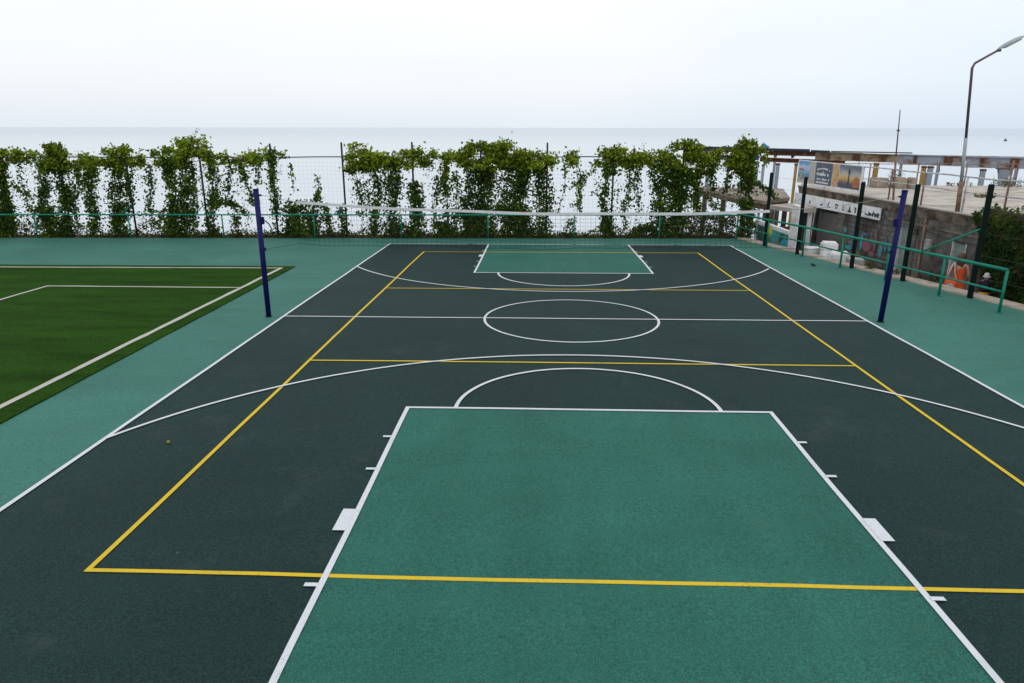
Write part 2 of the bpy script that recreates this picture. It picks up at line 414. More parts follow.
# --- artificial turf pitch at the left
tx = lambda y: -7.72-.012*y+noise.noise((0, y*.9, 4))*.025     # its slightly wavy cut edge
tp = [(tx(y), y) for y in [-30+i*.4 for i in range(91)]]; tp[-1] = (-7.80, 6.02)
mb = MB(); k = len(tp)
mb.add([G(x, y, .022) for x, y in tp]+[G(-60, y+.03*0, .022) for x, y in tp]+[G(x, y, .001) for x, y in tp], [(i, i+1, k+i+1, k+i) for i in range(k-1)]+[(i, 2*k+i, 2*k+i+1, i+1) for i in range(k-1)])
mb.add([G(-7.80, 6.02, .022), G(-60, 6.02-.9, .022), G(-60, 6.02-.9, .001), G(-7.80, 6.02, .001)], [(0, 1, 2, 3)])
struct(mb.build('turf', 'turf'))
mb = MB(); z = .030
def tline(a, b, w=.11):
    global z; z += .0004
    P = seg(a, b, .35); d = (Vector(b)-Vector(a)).normalized(); nn = Vector((-d.y, d.x)); vs = []
    for p in P:
        j = noise.noise((p.x*1.1, p.y*1.1, 2))*.025; ww = w*(1+.25*noise.noise((p.x*2, p.y*2, 8)))
        for s in (-.5, .5):
            e = p+nn*(ww*s+j); vs.append(G(e.x, e.y, z))
    mb.add(vs, [(2*i, 2*i+2, 2*i+3, 2*i+1) for i in range(len(P)-1)])
tline((-7.98, -30), (-8.09, 5.70)); tline((-8.05, 5.66), (-60, 5.0))
tline((-8.06, 2.84), (-13.10, 2.88), .09); tline((-13.07, 2.92), (-13.07, -8), .09)
struct(mb.build('turf_lines', 'turf_white'))

# ------------------------------------------------------------------ volleyball posts and net
def vpost(x, label, s, lean=0):
    b = G(x, 0); t = thing('volleyball_post', label, 'post', b, 'volleyball posts')
    MB().tube([b+Vector((0, 0, -.02)), b+Vector((lean, 0, 2.60))], .054, 14).build('pole', 'blue', t)
    MB().tube([b+Vector((lean, 0, 2.60)), b+Vector((lean, 0, 2.625))], .058, 14).build('end_cap', 'blue', t)
    MB().box(b+Vector((s*.075+lean*.77, 0, 2.00)), (.055, .08, .15), 0, .012).build('winch', 'blue', t)
    if s > 0: MB().tube([b+Vector((s*.12, 0, 2.0)), b+Vector((s*.21, -.02, 1.93)), b+Vector((s*.26, -.02, 1.80))], .012, 6).build('winch_handle', 'blue', t)
    MB().tube([b+Vector((s*.05+lean, 0, 2.50)), b+Vector((s*.10+lean, 0, 2.50))], .02, 8).build('hook', 'fencedark', t)
    MB().tube([b+Vector((0, 0, 0)), b+Vector((0, 0, .014))], .075, 14).build('socket_collar', 'fencedark', t)
    MB().box(b+Vector((s*.07+lean*.55, 0, 1.42)), (.03, .04, .07), 0, .006).build('cleat', 'fencedark', t)
    return b
bl = vpost(-6.32, 'blue metal volleyball post standing beside the artificial turf corner', 1)
br = vpost(6.25, 'blue metal volleyball post standing in front of the concrete wall on the right', -1, .07)
nt_ = thing('volleyball_net', 'sagging black volleyball net with white top tape strung between the two blue posts', 'net', G(0, 0, 1.5))
x0, x1 = -5.52, 3.80
def ztop(x):
    f = (x-x0)/(x1-x0); return gz(x, 0)+2.355*(1-f)+2.205*f-.120*math.sin(math.pi*f)**.9+.008*math.sin(x*2.1)
def zbot(x): 
    f = (x-x0)/(x1-x0); return 1.52-.06*math.sin(math.pi*f)+.018*math.sin(x*1.7)+.012*math.sin(x*4.3+1)
xs_ = [x0+(x1-x0)*i/72 for i in range(73)]
mb = MB()
for hh, yy in ((.035, -.006), ):
    vs = []
    for x in xs_:
        zz = ztop(x)
        vs += [(x, -.007, zz+.026), (x, -.010, zz-.026), (x, .008, zz-.026), (x, .007, zz+.026)]
    n = len(xs_)
    mb.add(vs, [(4*i+j, 4*i+(j+1) % 4, 4*i+4+(j+1) % 4, 4*i+4+j) for i in range(n-1) for j in range(4)]+[(3, 2, 1, 0), (4*n-4, 4*n-3, 4*n-2, 4*n-1)])
mb.build('top_tape', 'tape', nt_)
mb = MB(); r = .0022
m = 94
for i in range(m+1):
    x = x0+(x1-x0)*i/m; mb.tube([(x, 0, ztop(x)-.03), (x+.01*math.sin(i), .01, (ztop(x)+zbot(x))/2), (x, 0, zbot(x))], r, 3)
for k in range(1, 9):
    f = k/9; mb.tube([(x, .006*math.sin(x*3+k), (ztop(x)-.03)*(1-f)+zbot(x)*f) for x in xs_[::2]], r, 3)
mb.build('mesh', 'netcord', nt_)
MB().tube([(x, 0, zbot(x)) for x in xs_], .0045, 5).build('bottom_rope', 'netcord', nt_)
MB().tube([br+Vector((-.03, 0, 2.50)), (5.0, 0, 2.315), (x1, 0, ztop(x1))], .005, 5).build('cable', 'wire', nt_)
MB().tube([bl+Vector((.10, 0, 2.50)), (x0, 0, ztop(x0))], .005, 5).build('cable', 'wire', nt_)
MB().tube([bl+Vector((.085, 0, 1.42)), (x0, 0, zbot(x0))], .004, 5).build('tie_cord', 'netcord', nt_)
MB().tube([br+Vector((-.05, 0, 1.42)), (x1, 0, zbot(x1))], .004, 5).build('tie_cord', 'netcord', nt_)

# ------------------------------------------------------------------ sea-side fence, handrail
t = thing('wire_fence', 'tall dark post and wire mesh fence overgrown with vines along the sea side', 'fence', G(-7, fy(-7)))
px = [-24.8, -21.98, -18.58, -16.08, -13.31, -10.65, -8.0, -5.40, -2.87, -.42, 2.03, 4.59, 7.0]
for i, x in enumerate(px):
    b = G(x, fy(x), -.25); MB().tube([b, b+Vector((0, 0, 3.46+.25+random.uniform(-.05, .05)))], .036, 8).build('post', 'fencedark', t)
zr = 2.97
MB().tube([G(x, fy(x)-.03, zr+(.012*math.sin(x*1.3))) for x in [-24.8+i*.6 for i in range(54)]], .020, 6).build('top_rail', 'fencedark', t)
mb = MB()
x = -24.8
while x < 7.0:
    mb.tube([G(x, fy(x)+.03, .05), G(x, fy(x)+.03, zr)], .0018, 3); x += .15
for k in range(20):
    h = .08+k*.15; mb.tube([G(x, fy(x)+.034, h+.01*math.sin(x*.9+k)) for x in [-24.8+i*1.2 for i in range(27)]]+[G(7, fy(7)+.034, h)], .0018, 3)
mb.build('wire_mesh', 'wire', t)
t = thing('handrail', 'long green pipe handrail with single top bar in front of the vine covered fence', 'railing', G(-7, ry(-7)))
hp = [-26.9, -23.3, -19.73, -16.15, -12.60, -9.14, -5.85, -2.60, .62, 3.80, 6.66]
for x in hp[:-1]:
    b = G(x, ry(x)); MB().tube([b, b+Vector((0, 0, .86))], .026, 8).build('post', 'teal', t)
MB().tube([G(x, ry(x), .885) for x in [-29+i*1.0 for i in range(36)]]+[G(6.63, ry(6.63), .885)], .028, 8).build('top_rail', 'teal', t)
for x in (-18.58, -16.08, -13.31, -8.0):
    MB().tube([G(x-.28, ry(x), .90), G(x-.02, fy(x)-.04, 1.25)], .018, 6).build('brace', 'teal', t)

# right-hand handrail
cor = [Vector(p) for p in ((6.69, ry(6.69), 0), (7.16, 10.45, 0), (7.66, 8.42, 0), (8.02, 6.40, 0), (8.39, 4.44, 0), (8.78, 2.58, 0), (9.12, .86, 0))]
t = thing('handrail', 'green pipe handrail with top and middle bars along the kerb on the right', 'railing', G(8, 6.4))
for p in cor:
    MB().tube([G(p.x, p.y), G(p.x, p.y, .91)], .03, 8).build('post', 'teal', t)
def rail(h, r, nm):
    MB().tube([G(p.x, p.y, h) for p in cor], r, 8).build(nm, 'teal', t)
rail(.93, .034, 'top_rail'); rail(.46, .024, 'middle_rail')
MB().tube([G(8.60, 3.30, .94), fp(8.68, .02, 1.62)], .024, 6).build('brace', 'teal', t)
for p in cor[2:]:
    MB().tube([G(p.x, p.y, .0), G(p.x, p.y, .02)], .055, 10).build('foot_plate', 'teal', t)
# right-hand wire fence: dark green square posts
t = thing('post_fence', 'row of dark green square fence posts strung with thin wires on the right', 'fence', fp(4))
for u, h in ((0.0, 2.50), (1.92, 2.44), (4.55, 2.43), (6.55, 2.48), (8.68, 2.60), (11.0, 2.55), (13.4, 2.55)):
    b = fp(u, .04, 0); MB().box(b+Vector((0, 0, h/2)), (.105, .105, h), R(-14.7), .012).build('post', 'postgreen', t)
for h in (.5, 1.0, 1.5, 2.0, 2.35):
    MB().tube([fp(u, .10, h-.02*math.sin(math.pi*((u % 2.2)/2.2))) for u in [i*.55 for i in range(25)]], .0028, 4).build('wire', 'wiredark', t)

# ------------------------------------------------------------------ vines on the sea-side fence
VINES = [('leftmost vine column, dense and cut by the left edge of the photo', [(-22.39, -20.42, 2.62, 3.36, 570), (-20.44, -19.47, 2.88, 3.28, 138)], [([(-20.66, 2.92), (-20.73, 1.37), (-20.92, 0.0)], 0.46, 440), ([(-21.42, 2.84), (-21.84, 0.0)], 0.92, 777), ([(-21.15, 1.18), (-21.19, 0.0)], 1.3, 370), ([(-20.46, 1.99), (-19.87, 1.51)], 0.23, 27), ([(-20.07, 2.84), (-20.05, 1.37), (-20.15, 0.44)], 0.15, 33)]),
 ('wide dark vine with a pointed leafy crest, second full vine from the left edge', [(-19.48, -17.12, 2.62, 3.21, 528), (-18.98, -18.25, 2.99, 3.54, 165)], [([(-19.25, 2.84), (-19.41, 1.37), (-19.58, 0.0)], 0.42, 320), ([(-18.58, 2.84), (-18.65, 1.37), (-18.85, 0.0)], 0.57, 438), ([(-19.48, 2.84), (-19.6, 1.73), (-19.59, 1.0)], 0.23, 50), ([(-17.94, 2.66), (-18.31, 0.44)], 0.46, 120), ([(-17.38, 2.84), (-17.49, 1.73), (-17.7, 0.0)], 0.46, 388), ([(-19.33, 1.18), (-19.08, 0.0)], 1.15, 215)]),
 ('narrow vine with rounded crown beside a bare leaning post, left of the open mesh gap', [(-17.07, -15.52, 2.8, 3.39, 316), (-16.52, -15.98, 3.21, 3.54, 50)], [([(-16.63, 2.84), (-16.79, 1.37), (-16.85, 0.0)], 0.31, 129), ([(-16.07, 2.84), (-16.45, 1.37), (-16.7, 0.0)], 0.5, 463)]),
 ('tallest vine on the left half of the fence, loose sprigs above its crown', [(-15.06, -12.8, 2.73, 3.39, 567), (-14.05, -12.85, 3.21, 3.73, 142), (-13.8, -13.17, 3.65, 3.91, 15)], [([(-15.09, 2.66), (-15.35, 1.37), (-15.29, 0.44)], 0.34, 80), ([(-14.54, 2.84), (-14.67, 1.37), (-14.74, 0.0)], 0.5, 379), ([(-13.98, 2.84), (-14.14, 1.37), (-14.4, 0.0)], 0.5, 378), ([(-13.52, 2.66), (-13.71, 1.73), (-13.82, 0.0)], 0.34, 163), ([(-14.91, 1.0), (-14.28, 0.0)], 1.3, 239)]),
 ('vine with drooping brownish tails behind the left blue post', [(-13.14, -11.17, 2.88, 3.25, 216)], [([(-12.84, 3.03), (-12.94, 1.55), (-13.17, 0.0)], 0.38, 275), ([(-12.52, 1.55), (-12.31, 0.81), (-12.32, 0.0)], 0.34, 82), ([(-12.3, 2.84), (-12.36, 1.66)], 0.19, 33), ([(-11.92, 2.84), (-11.64, 2.03), (-11.5, 1.25)], 0.31, 108), ([(-12.04, 1.14), (-11.62, 0.85)], 0.19, 12), ([(-13.15, 1.37), (-12.18, 1.22)], 0.38, 55)]),
 ('thin ragged vine wound around a single tall post just right of the left blue post', [(-11.13, -10.04, 2.99, 3.32, 67)], [([(-11.02, 2.92), (-11.27, 1.92)], 0.23, 27), ([(-10.54, 3.21), (-10.58, 1.73), (-10.67, 0.0)], 0.27, 204), ([(-9.91, 2.77), (-9.98, 1.66)], 0.11, 13)]),
 ('low rounded bush of vine with one upright sprig, in the widest bare mesh gap', [], [([(-9.74, 1.33), (-9.79, 0.0)], 1.15, 408), ([(-10.26, 0.7), (-10.25, 0.0)], 0.76, 128), ([(-9.17, 0.92), (-9.17, 0.0)], 0.61, 101), ([(-8.98, 2.29), (-8.96, 1.22)], 0.15, 44), ([(-8.58, 1.18), (-8.6, 0.0)], 0.31, 75), ([(-8.01, 1.18), (-8.06, 0.0)], 0.31, 64)]),
 ('bright yellow-green vine with feathery top, just right of the widest bare mesh gap', [(-7.81, -6.64, 2.4, 3.36, 429), (-7.61, -7.11, 3.21, 3.54, 31), (-6.74, -5.95, 2.69, 3.28, 140)], [([(-7.53, 2.55), (-7.38, 1.55), (-7.32, 0.81)], 0.34, 72), ([(-6.69, 2.84), (-6.75, 1.37), (-6.91, 0.0)], 0.34, 131), ([(-6.24, 2.84), (-6.34, 1.18), (-6.3, 0.0)], 0.5, 210), ([(-7.19, 2.1), (-6.97, 0.81), (-7.08, 0.26)], 0.31, 51)]),
 ('airy vine mid-fence whose crown hides a post and whose foot is thick and dark', [(-6.07, -4.68, 2.73, 3.32, 273)], [([(-5.79, 2.84), (-6.01, 1.0), (-6.03, 0.0)], 0.42, 178), ([(-5.31, 2.03), (-5.37, 0.0)], 0.5, 270), ([(-5.7, 0.44), (-5.26, 0.0)], 0.99, 92)]),
 ('lacy vine with a small crown between two fuller vines, left of the far basketball key', [(-4.73, -3.55, 2.8, 3.32, 190)], [([(-4.14, 3.03), (-4.04, 1.73), (-4.18, 0.0)], 0.38, 241), ([(-4.62, 2.29), (-4.64, 0.0)], 0.34, 70), ([(-3.71, 2.47), (-3.79, 0.26)], 0.34, 68), ([(-4.47, 0.55), (-3.65, 0.0)], 0.84, 123)]),
 ('very dense dark vine left of centre, its mass unbroken from crown to ground', [(-3.6, -1.69, 2.47, 3.51, 800), (-3.38, -2.72, 3.36, 3.65, 50), (-2.26, -1.68, 3.28, 3.69, 70)], [([(-2.84, 2.84), (-2.84, 1.37), (-2.96, 0.0)], 0.84, 783), ([(-3.41, 2.66), (-3.53, 1.37), (-3.49, 0.0)], 0.42, 233), ([(-3.46, 1.07), (-2.57, 0.0)], 1.37, 341)]),
 ('dense dark vine ending at a post top, directly behind the far basketball key', [(-1.94, -0.15, 2.47, 3.32, 607)], [([(-1.61, 2.84), (-1.71, 1.37), (-1.65, 0.0)], 0.92, 854), ([(-0.94, 2.66), (-0.76, 1.37), (-0.88, 0.0)], 0.46, 146), ([(-0.45, 2.66), (-0.38, 1.55), (-0.46, 0.0)], 0.34, 149), ([(-1.97, 1.18), (-1.23, 0.0)], 1.3, 323)]),
 ('small tuft of vine with a few thin strands over bare mesh mid-fence', [(0.15, 0.75, 2.84, 3.21, 72), (0.41, 0.6, 3.14, 3.32, 8)], [([(0.22, 2.92), (0.23, 1.73), (0.11, 0.92)], 0.11, 23), ([(0.64, 2.84), (0.94, 2.1), (0.84, 0.92)], 0.15, 63), ([(0.42, 1.81), (0.87, 2.18), (1.39, 2.51)], 0.15, 21), ([(0.35, 0.04), (0.5, 0.63)], 0.34, 56), ([(1.25, 1.73), (1.55, 1.44)], 0.11, 7)]),
 ('vine with bushy crown covering a bare dark post, right of the small tuft', [(1.3, 3.11, 2.73, 3.28, 360), (1.6, 2.42, 3.17, 3.47, 79)], [([(1.76, 2.84), (1.74, 1.37), (2.0, 0.0)], 0.31, 182), ([(2.02, 2.84), (2.1, 2.32)], 0.42, 65), ([(2.62, 2.66), (2.54, 1.18), (2.61, 0.0)], 0.31, 96), ([(2.88, 2.66), (3.03, 1.55), (3.01, 0.92)], 0.19, 39), ([(1.91, 0.81), (2.07, 0.0)], 0.46, 101), ([(1.44, 1.55), (2.38, 1.81)], 0.11, 9)]),
 ('vine with two thin hanging curtains, just left of the tallest right-hand vine', [(3.01, 4.08, 2.66, 3.39, 266)], [([(3.41, 2.66), (3.53, 1.18), (3.56, 0.18)], 0.23, 67), ([(3.7, 2.84), (3.79, 1.37), (3.92, 0.0)], 0.34, 233), ([(3.17, 0.44), (4.03, 0.0)], 0.76, 105)]),
 ('tallest rounded vine on the right half of the fence, dense dark column below', [(3.98, 5.3, 2.18, 3.36, 625), (4.12, 4.95, 3.21, 3.65, 145)], [([(4.46, 2.66), (4.47, 1.37), (4.53, 0.0)], 0.57, 499), ([(4.1, 2.1), (4.11, 0.81)], 0.27, 41), ([(4.99, 2.47), (4.97, 1.37), (5.22, 0.85)], 0.31, 76), ([(4.18, 2.1), (4.74, 1.37)], 0.53, 114)]),
 ('vine with loose sprays bridging two posts above the old wooden platform', [(5.17, 6.79, 2.4, 3.32, 472), (5.01, 5.55, 3.21, 3.58, 28), (5.98, 6.51, 3.28, 3.54, 17)], [([(5.43, 2.66), (5.28, 1.92), (5.21, 1.07)], 0.31, 73), ([(5.77, 2.66), (5.87, 1.48)], 0.27, 56), ([(6.18, 2.66), (6.16, 1.66)], 0.27, 39), ([(5.4, 1.73), (5.97, 1.0)], 0.34, 27)]),
 ('vine wrapped thickly around the corner post, arching over its top', [(6.5, 7.19, 3.14, 3.54, 89), (7.02, 7.56, 3.25, 3.47, 21), (6.67, 7.09, 3.51, 3.76, 23)], [([(6.91, 3.51), (7.03, 1.73), (7.1, 0.0)], 0.38, 638), ([(7.19, 2.1), (7.58, 1.88), (7.99, 1.51)], 0.31, 43), ([(7.4, 3.36), (7.6, 2.66)], 0.15, 19)])]
def tone_of(h, x, top):
    """young growth at the crown is yellow-green, old hanging leaves are dark; a little withered brown"""
    n = noise.noise((x*1.1, h*1.3, 5))*.20
    v = (.68 if top else .33+.12*max(0, h-2.0))+n+random.gauss(0, .17)
    if random.random() < .035: return 1.0
    return max(0, min(.93, v))
for label, blobs, strands in VINES:
    xc = blobs[0][0] if blobs else strands[0][0][0][0]
    xc = (blobs[0][0]+blobs[0][1])/2 if blobs else strands[0][0][0][0]
    t = thing('climbing_vine', label, 'vine', G(xc, fy(xc)), 'climbing vines on the sea fence')
    lf = MB(); st = MB()
    for xa, xb, h0, h1, n in blobs:
        h0 -= .12; h1 -= .17
        w, hh = xb-xa, h1-h0
        clumps = []
        for i in range(max(2, int(w*hh*16))):
            for _ in range(20):
                fx, fh = random.uniform(-1, 1), random.uniform(-1, 1)
                if fx*fx*.7+fh*fh < 1.0: break
            lump = 1+.22*noise.noise((xa*3+fx*2.2, 0, 1))
            clumps.append(Vector(((xa+xb)/2+fx*w/2, random.gauss(0, .15), (h0+h1)/2+fh*hh/2*lump)))
        for i in range(int(n*3.4)):
            c = random.choice(clumps); r = random.gauss(0, .115)
            p = c+Vector((random.gauss(0, .12), random.gauss(0, .10), random.gauss(0, .085)))
            if random.random() < .07: p.z += random.expovariate(18); p.x += random.gauss(0, .08)
            q = G(p.x, fy(p.x), max(.05, p.z)); q.y += p.y
            top = p.z > 2.55+.25*noise.noise((p.x*2, 3, 0))
            lf.leaf(q, random.uniform(.075, .165), Vector((random.gauss(0, .6), random.gauss(-.5, .6), random.gauss(.6, .5))), tone_of(p.z, p.x, top))
        for i in range(int(w*3)):                                    # loose shoots waving above the crown
            x = random.uniform(xa, xb); h = h1-.1; dx = random.gauss(0, .10); L = random.uniform(.08, .34); pts = []
            for k in range(5):
                f = k/4; q = G(x+dx*f*2, fy(x), h+L*f-(.10*f*f if abs(dx) > .1 else 0)); q.y += .1*math.sin(i); pts.append(q)
                for _ in range(3): lf.leaf(q+Vector((random.gauss(0, .03), random.gauss(0, .03), random.gauss(0, .03))), random.uniform(.05, .10), Vector((random.gauss(0, 1), random.gauss(-.5, .5), random.gauss(.5, .5))), random.uniform(.5, .92))
            st.tube(pts, .005, 4, .002)
        for k in range(3):
            za = h0+hh*random.uniform(.2, .8)
            st.tube([G(xa+w*f, fy(xa+w*f)+.03*math.sin(7*f+k), za+.08*math.sin(5*f+k)) for f in [i/8 for i in range(9)]], .010, 5)
    for pts, w, n in strands:
        L = [0]
        for i in range(len(pts)-1): L.append(L[-1]+math.dist(pts[i], pts[i+1]))
        def at(s):
            for i in range(len(pts)-1):
                if s <= L[i+1] or i == len(pts)-2:
                    f = (s-L[i])/max(1e-6, L[i+1]-L[i]); return pts[i][0]+(pts[i+1][0]-pts[i][0])*f, pts[i][1]+(pts[i+1][1]-pts[i][1])*f
        sx = random.uniform(0, 50)
        nsub = max(1, int(w/.16))
        offs = [random.uniform(-w/2, w/2)*.8 for _ in range(nsub)]
        for i in range(int(n*4.2)):
            s = random.uniform(0, L[-1]); x, h = at(s); o = random.choice(offs)
            gap = noise.noise((sx+o*4, s*2.3, 2))
            if gap < -.20 and random.random() < .8: continue
            x += o+random.gauss(0, .05+w*.13)+.05*math.sin(s*3+sx); q = G(x, fy(x), max(.03, h+random.gauss(0, .06))); q.y += random.gauss(0, .10)
            lf.leaf(q, random.uniform(.065, .145), Vector((random.gauss(0, .7), random.gauss(-.8, .5), random.gauss(.25, .5))), tone_of(h, x, False))
        for o in offs[:3]:
            st.tube([G(at(L[-1]*f)[0]+o*.7+.05*math.sin(L[-1]*f*3+sx), fy(at(L[-1]*f)[0])+.02*math.sin(9*f+o), max(0, at(L[-1]*f)[1])) for f in [i/10 for i in range(11)]], .013, 5, .008)
    if blobs:                                                        # thin veil of leaves hanging between the curtains
        xa, xb = min(q[0] for q in blobs), max(q[1] for q in blobs)
        for i in range(int((xb-xa)*330)):
            x = random.uniform(xa, xb); hh = random.uniform(.1, 2.9)
            if noise.noise((x*2.6, hh*.9, 11)) < .02: continue
            q = G(x, fy(x), hh); q.y += random.gauss(0, .08)
            lf.leaf(q, random.uniform(.045, .10), Vector((random.gauss(0, .7), random.gauss(-.8, .5), random.gauss(.25, .5))), tone_of(hh, x, False))
    st.build('stem', 'bark', t); lf.build('foliage', 'leaf', t)
# low weeds along the fence foot: nobody could count them
mb = MB()
for i in range(13000):
    x = random.uniform(-26, 7.0); y = ry(x)+.12+abs(random.gauss(0, .30))
    hmax = .20+.55*max(0, noise.noise((x*.8, 0, 4))+.12)+(.35 if x < -19.5 else 0)
    h = random.uniform(0, 1)**1.6*hmax
    tone = 1.0 if random.random() < .30*max(0, .45+noise.noise((x*.6, 2, 9))*1.4) else max(0, min(.93, random.gauss(.42, .22)))
    mb.leaf(G(x, min(y, fy(x)+.8), h), random.uniform(.05, .13), Vector((random.gauss(0, .8), random.gauss(-.5, .5), random.gauss(.5, .5))), tone, .5)
struct(mb.build('weeds', 'weed'), 'stuff')
# bush at the right end of the fence foot
t = thing('shrub', 'low brownish green shrub at the fence foot, left of the railing corner', 'shrub', G(5.0, fy(5)+.35))
lf = MB(); st = MB()
for i in range(2600):
    x = 2.9+3.9*random.random(); prof = (.30+.55*min(1, (x-2.9)/1.6))*(1+.2*noise.noise((x*2, 0, 0)))
    h = prof*random.random()**.75; y = fy(x)+.42+random.gauss(0, .18)
    tone = 1.0 if noise.noise((x*1.4, h*2, 3)) > .28 and random.random() < .6 else max(0, min(.93, random.gauss(.38, .2)))
    lf.leaf(G(x, y, h), random.uniform(.06, .12), Vector((random.gauss(0, .7), random.gauss(-.6, .5), random.gauss(.5, .5))), tone)
for k in range(14):
    x = 3.1+k*.26; st.tube([G(x, fy(x)+.42, -.05), G(x+.06, fy(x)+.40, .35), G(x+random.uniform(-.1, .1), fy(x)+.36, .7)], .012, 5, .005)
st.build('stem', 'bark', t); lf.build('foliage', 'weed', t)

# ------------------------------------------------------------------ concrete building with its terrace roof
def wp(y, out=0, z=0):                            # on the building's wall: y along it, out = metres proud of it
    return Vector((10.95-.11*(y-7)-out*.994, y-out*.109, z))
WA = math.atan2(.11, 1)
TZ = 1.54
t = thing('concrete_building', 'low derelict concrete building with stained wall and flat terrace roof on the right', 'building', wp(4, -4, PZ))
def wbox(ya, yb, za, zb, oa, ob):
    mb = MB(); mb.prism([wp(ya, oa, za), wp(yb, oa, za), wp(yb, ob, za), wp(ya, ob, za)], (0, 0, zb-za)); return mb
DO = [(5.72, 6.30, .72), (8.12, 8.78, 1.02)]     # doorways (y from, y to, top)
ya = -22
mb = MB()
for (d0, d1, dt) in DO:
    mb.prism([wp(ya, 0, PZ-.3), wp(d0, 0, PZ-.3), wp(d0, -.3, PZ-.3), wp(ya, -.3, PZ-.3)], (0, 0, 1.22-PZ+.3))
    mb.prism([wp(d0, 0, dt), wp(d1, 0, dt), wp(d1, -.3, dt), wp(d0, -.3, dt)], (0, 0, 1.22-dt)); ya = d1
mb.prism([wp(ya, 0, PZ-.3), wp(12.62, 0, PZ-.3), wp(12.62, -.3, PZ-.3), wp(ya, -.3, PZ-.3)], (0, 0, 1.22-PZ+.3))
M['bwall'] = None
m, nt, b = mat('stained_rough_wall'); v = coords(nt)
f = noise_n(nt, v, 1.1, 7, .68, .3); col = ramp(nt, f, [(.28, (.040, .037, .034)), (.5, (.125, .118, .112)), (.75, (.24, .23, .215))])
vs_ = noise_n(nt, coords(nt, (2.2, 2.2, .22)), 1.2, 4, .6)
col = mix(nt, col, (.035, .032, .028), ramp(nt, vs_, [(.5, 0), (.72, .75)]))
f3 = noise_n(nt, v, 9, 4, .7); col = mix(nt, col, ramp(nt, f3, [(.3, .75), (.7, 1.25)]), 1, 'MULTIPLY')
nt.links.new(col, b.inputs['Base Color']); b.inputs['Roughness'].default_value = .95; b.inputs['Specular IOR Level'].default_value = .15
bump(nt, b, f3, .6, .03); M['bwall'] = m
wl = mb.build('wall', 'bwall', t)
# shallow rubble courses on the left half of the wall
mb = MB()
y = 8.95
for row in range(11):
    y = 8.95+random.uniform(0, .2); z0 = PZ+.02+row*.155
    while y < 12.4:
        L = random.uniform(.18, .42); d = random.uniform(.008, .035)
        if z0+.14 < .80: mb.prism([wp(y+.01, d, z0+.008), wp(y+L-.01, d, z0+.008), wp(y+L-.012, d*.9, z0+.145), wp(y+.012, d*.9, z0+.145)], tuple((wp(0, -.05-d, 0)-wp(0, 0, 0))))
        y += L
mb.build('rubble_facing', 'bwall', t)
mb = MB(); mb.prism([wp(12.32, -.3, PZ-.3), wp(12.62, -.3, PZ-.3), wp(12.62, -12, PZ-.3), wp(12.32, -12, PZ-.3)], (0, 0, 1.22-PZ+.3)); mb.build('side_wall', 'bwall', t)
# roof slab: pale top, brown stained nibbled edge
mb = MB(); ys_ = [-22+i*.35 for i in range(109)]
e1 = [wp(y, .10+noise.noise((y*1.3, 0, 0))*.05, TZ) for y in ys_]; e1[-1] = wp(15.9, .08, TZ)
far = [Vector((p.x*0+34, p.y*0+(15.9 if i == len(e1)-1 else p.y), TZ)) for i, p in enumerate(e1)]
n = len(e1)
mb.add(e1+far+[p-Vector((0, 0, .04)) for p in e1+far], [(i, i+1, n+i+1, n+i) for i in range(n-1)]+[(2*n+i+1, 2*n+i, 3*n+i, 3*n+i+1) for i in range(n-1)]+[(i, 2*n+i, 2*n+i+1, i+1) for i in range(n-1)]+[(n-1, 3*n-1, 4*n-1, 2*n-1), (0, n, 3*n, 2*n)])
mb.build('terrace', 'slabtop', t)
mb = MB(); vs = []
for y in ys_:
    o1 = .085+noise.noise((y*1.7, 3, 0))*.05; o2 = .04+noise.noise((y*2.1, 7, 0))*.045; hz = 1.19+noise.noise((y*1.5, 1, 4))*.04
    if y > 15.7: y = 15.85
    vs += [wp(y, o1, TZ-.042), wp(y, o2, (TZ+hz)/2), wp(y, max(.01, o2-.03), hz), wp(y, -.32, hz)]
n = len(ys_)
mb.add(vs, [(4*i+j, 4*i+4+j, 4*i+5+j, 4*i+1+j) for i in range(n-1) for j in range(3)]+[(4*n-4, 4*n-3, 4*n-2, 4*n-1)])
mb.build('slab_edge', 'slabedge', t)
mb = MB(); mb.prism([wp(15.55, -.32, 1.19), wp(15.85, -.32, 1.19), Vector((34, 15.85, 1.19)), Vector((34, 15.55, 1.19))], (0, 0, TZ-.05-1.19)); mb.build('back_beam', 'slabedge', t)
MB().prism([Vector((10.45, 15.2, PZ-.3)), Vector((14.5, 15.2, PZ-.3)), Vector((14.5, 15.4, PZ-.3)), Vector((10.45, 15.4, PZ-.3))], (0, 0, .80-PZ+.3)).build('back_wall', 'bwall', t)
wbox(15.45, 15.85, PZ-.3, 1.185, -.02, -.42).build('pillar', 'conc', t)
wbox(13.9, 14.1, PZ-.3, 1.185, -1.9, -2.2).build('pillar', 'conc', t)
MB().prism([Vector((20, 15.4, PZ-.3)), Vector((20.4, 15.4, PZ-.3)), Vector((20.4, 15.8, PZ-.3)), Vector((20, 15.8, PZ-.3))], (0, 0, 2.45)).build('pillar', 'conc', t)
for (d0, d1, dt), lab in zip(DO, ('pale green closed door below the street lamp', 'tall pale grey green door left of the lamp')):
    d = wbox(d0+.03, d1-.03, PZ, dt-.03, -.06, -.10).build('door', 'door', t); d['label'] = lab
    wbox(d0, d0+.045, PZ, dt-.0, .012, -.14).build('door_frame', 'rail_pale', d); wbox(d1-.045, d1, PZ, dt, .012, -.14).build('door_frame', 'rail_pale', d)
    MB().tube([wp(d0+.12, -.05, PZ+1.0), wp(d0+.12, .0, PZ+1.0)], .016, 8).build('handle', 'fencedark', d)
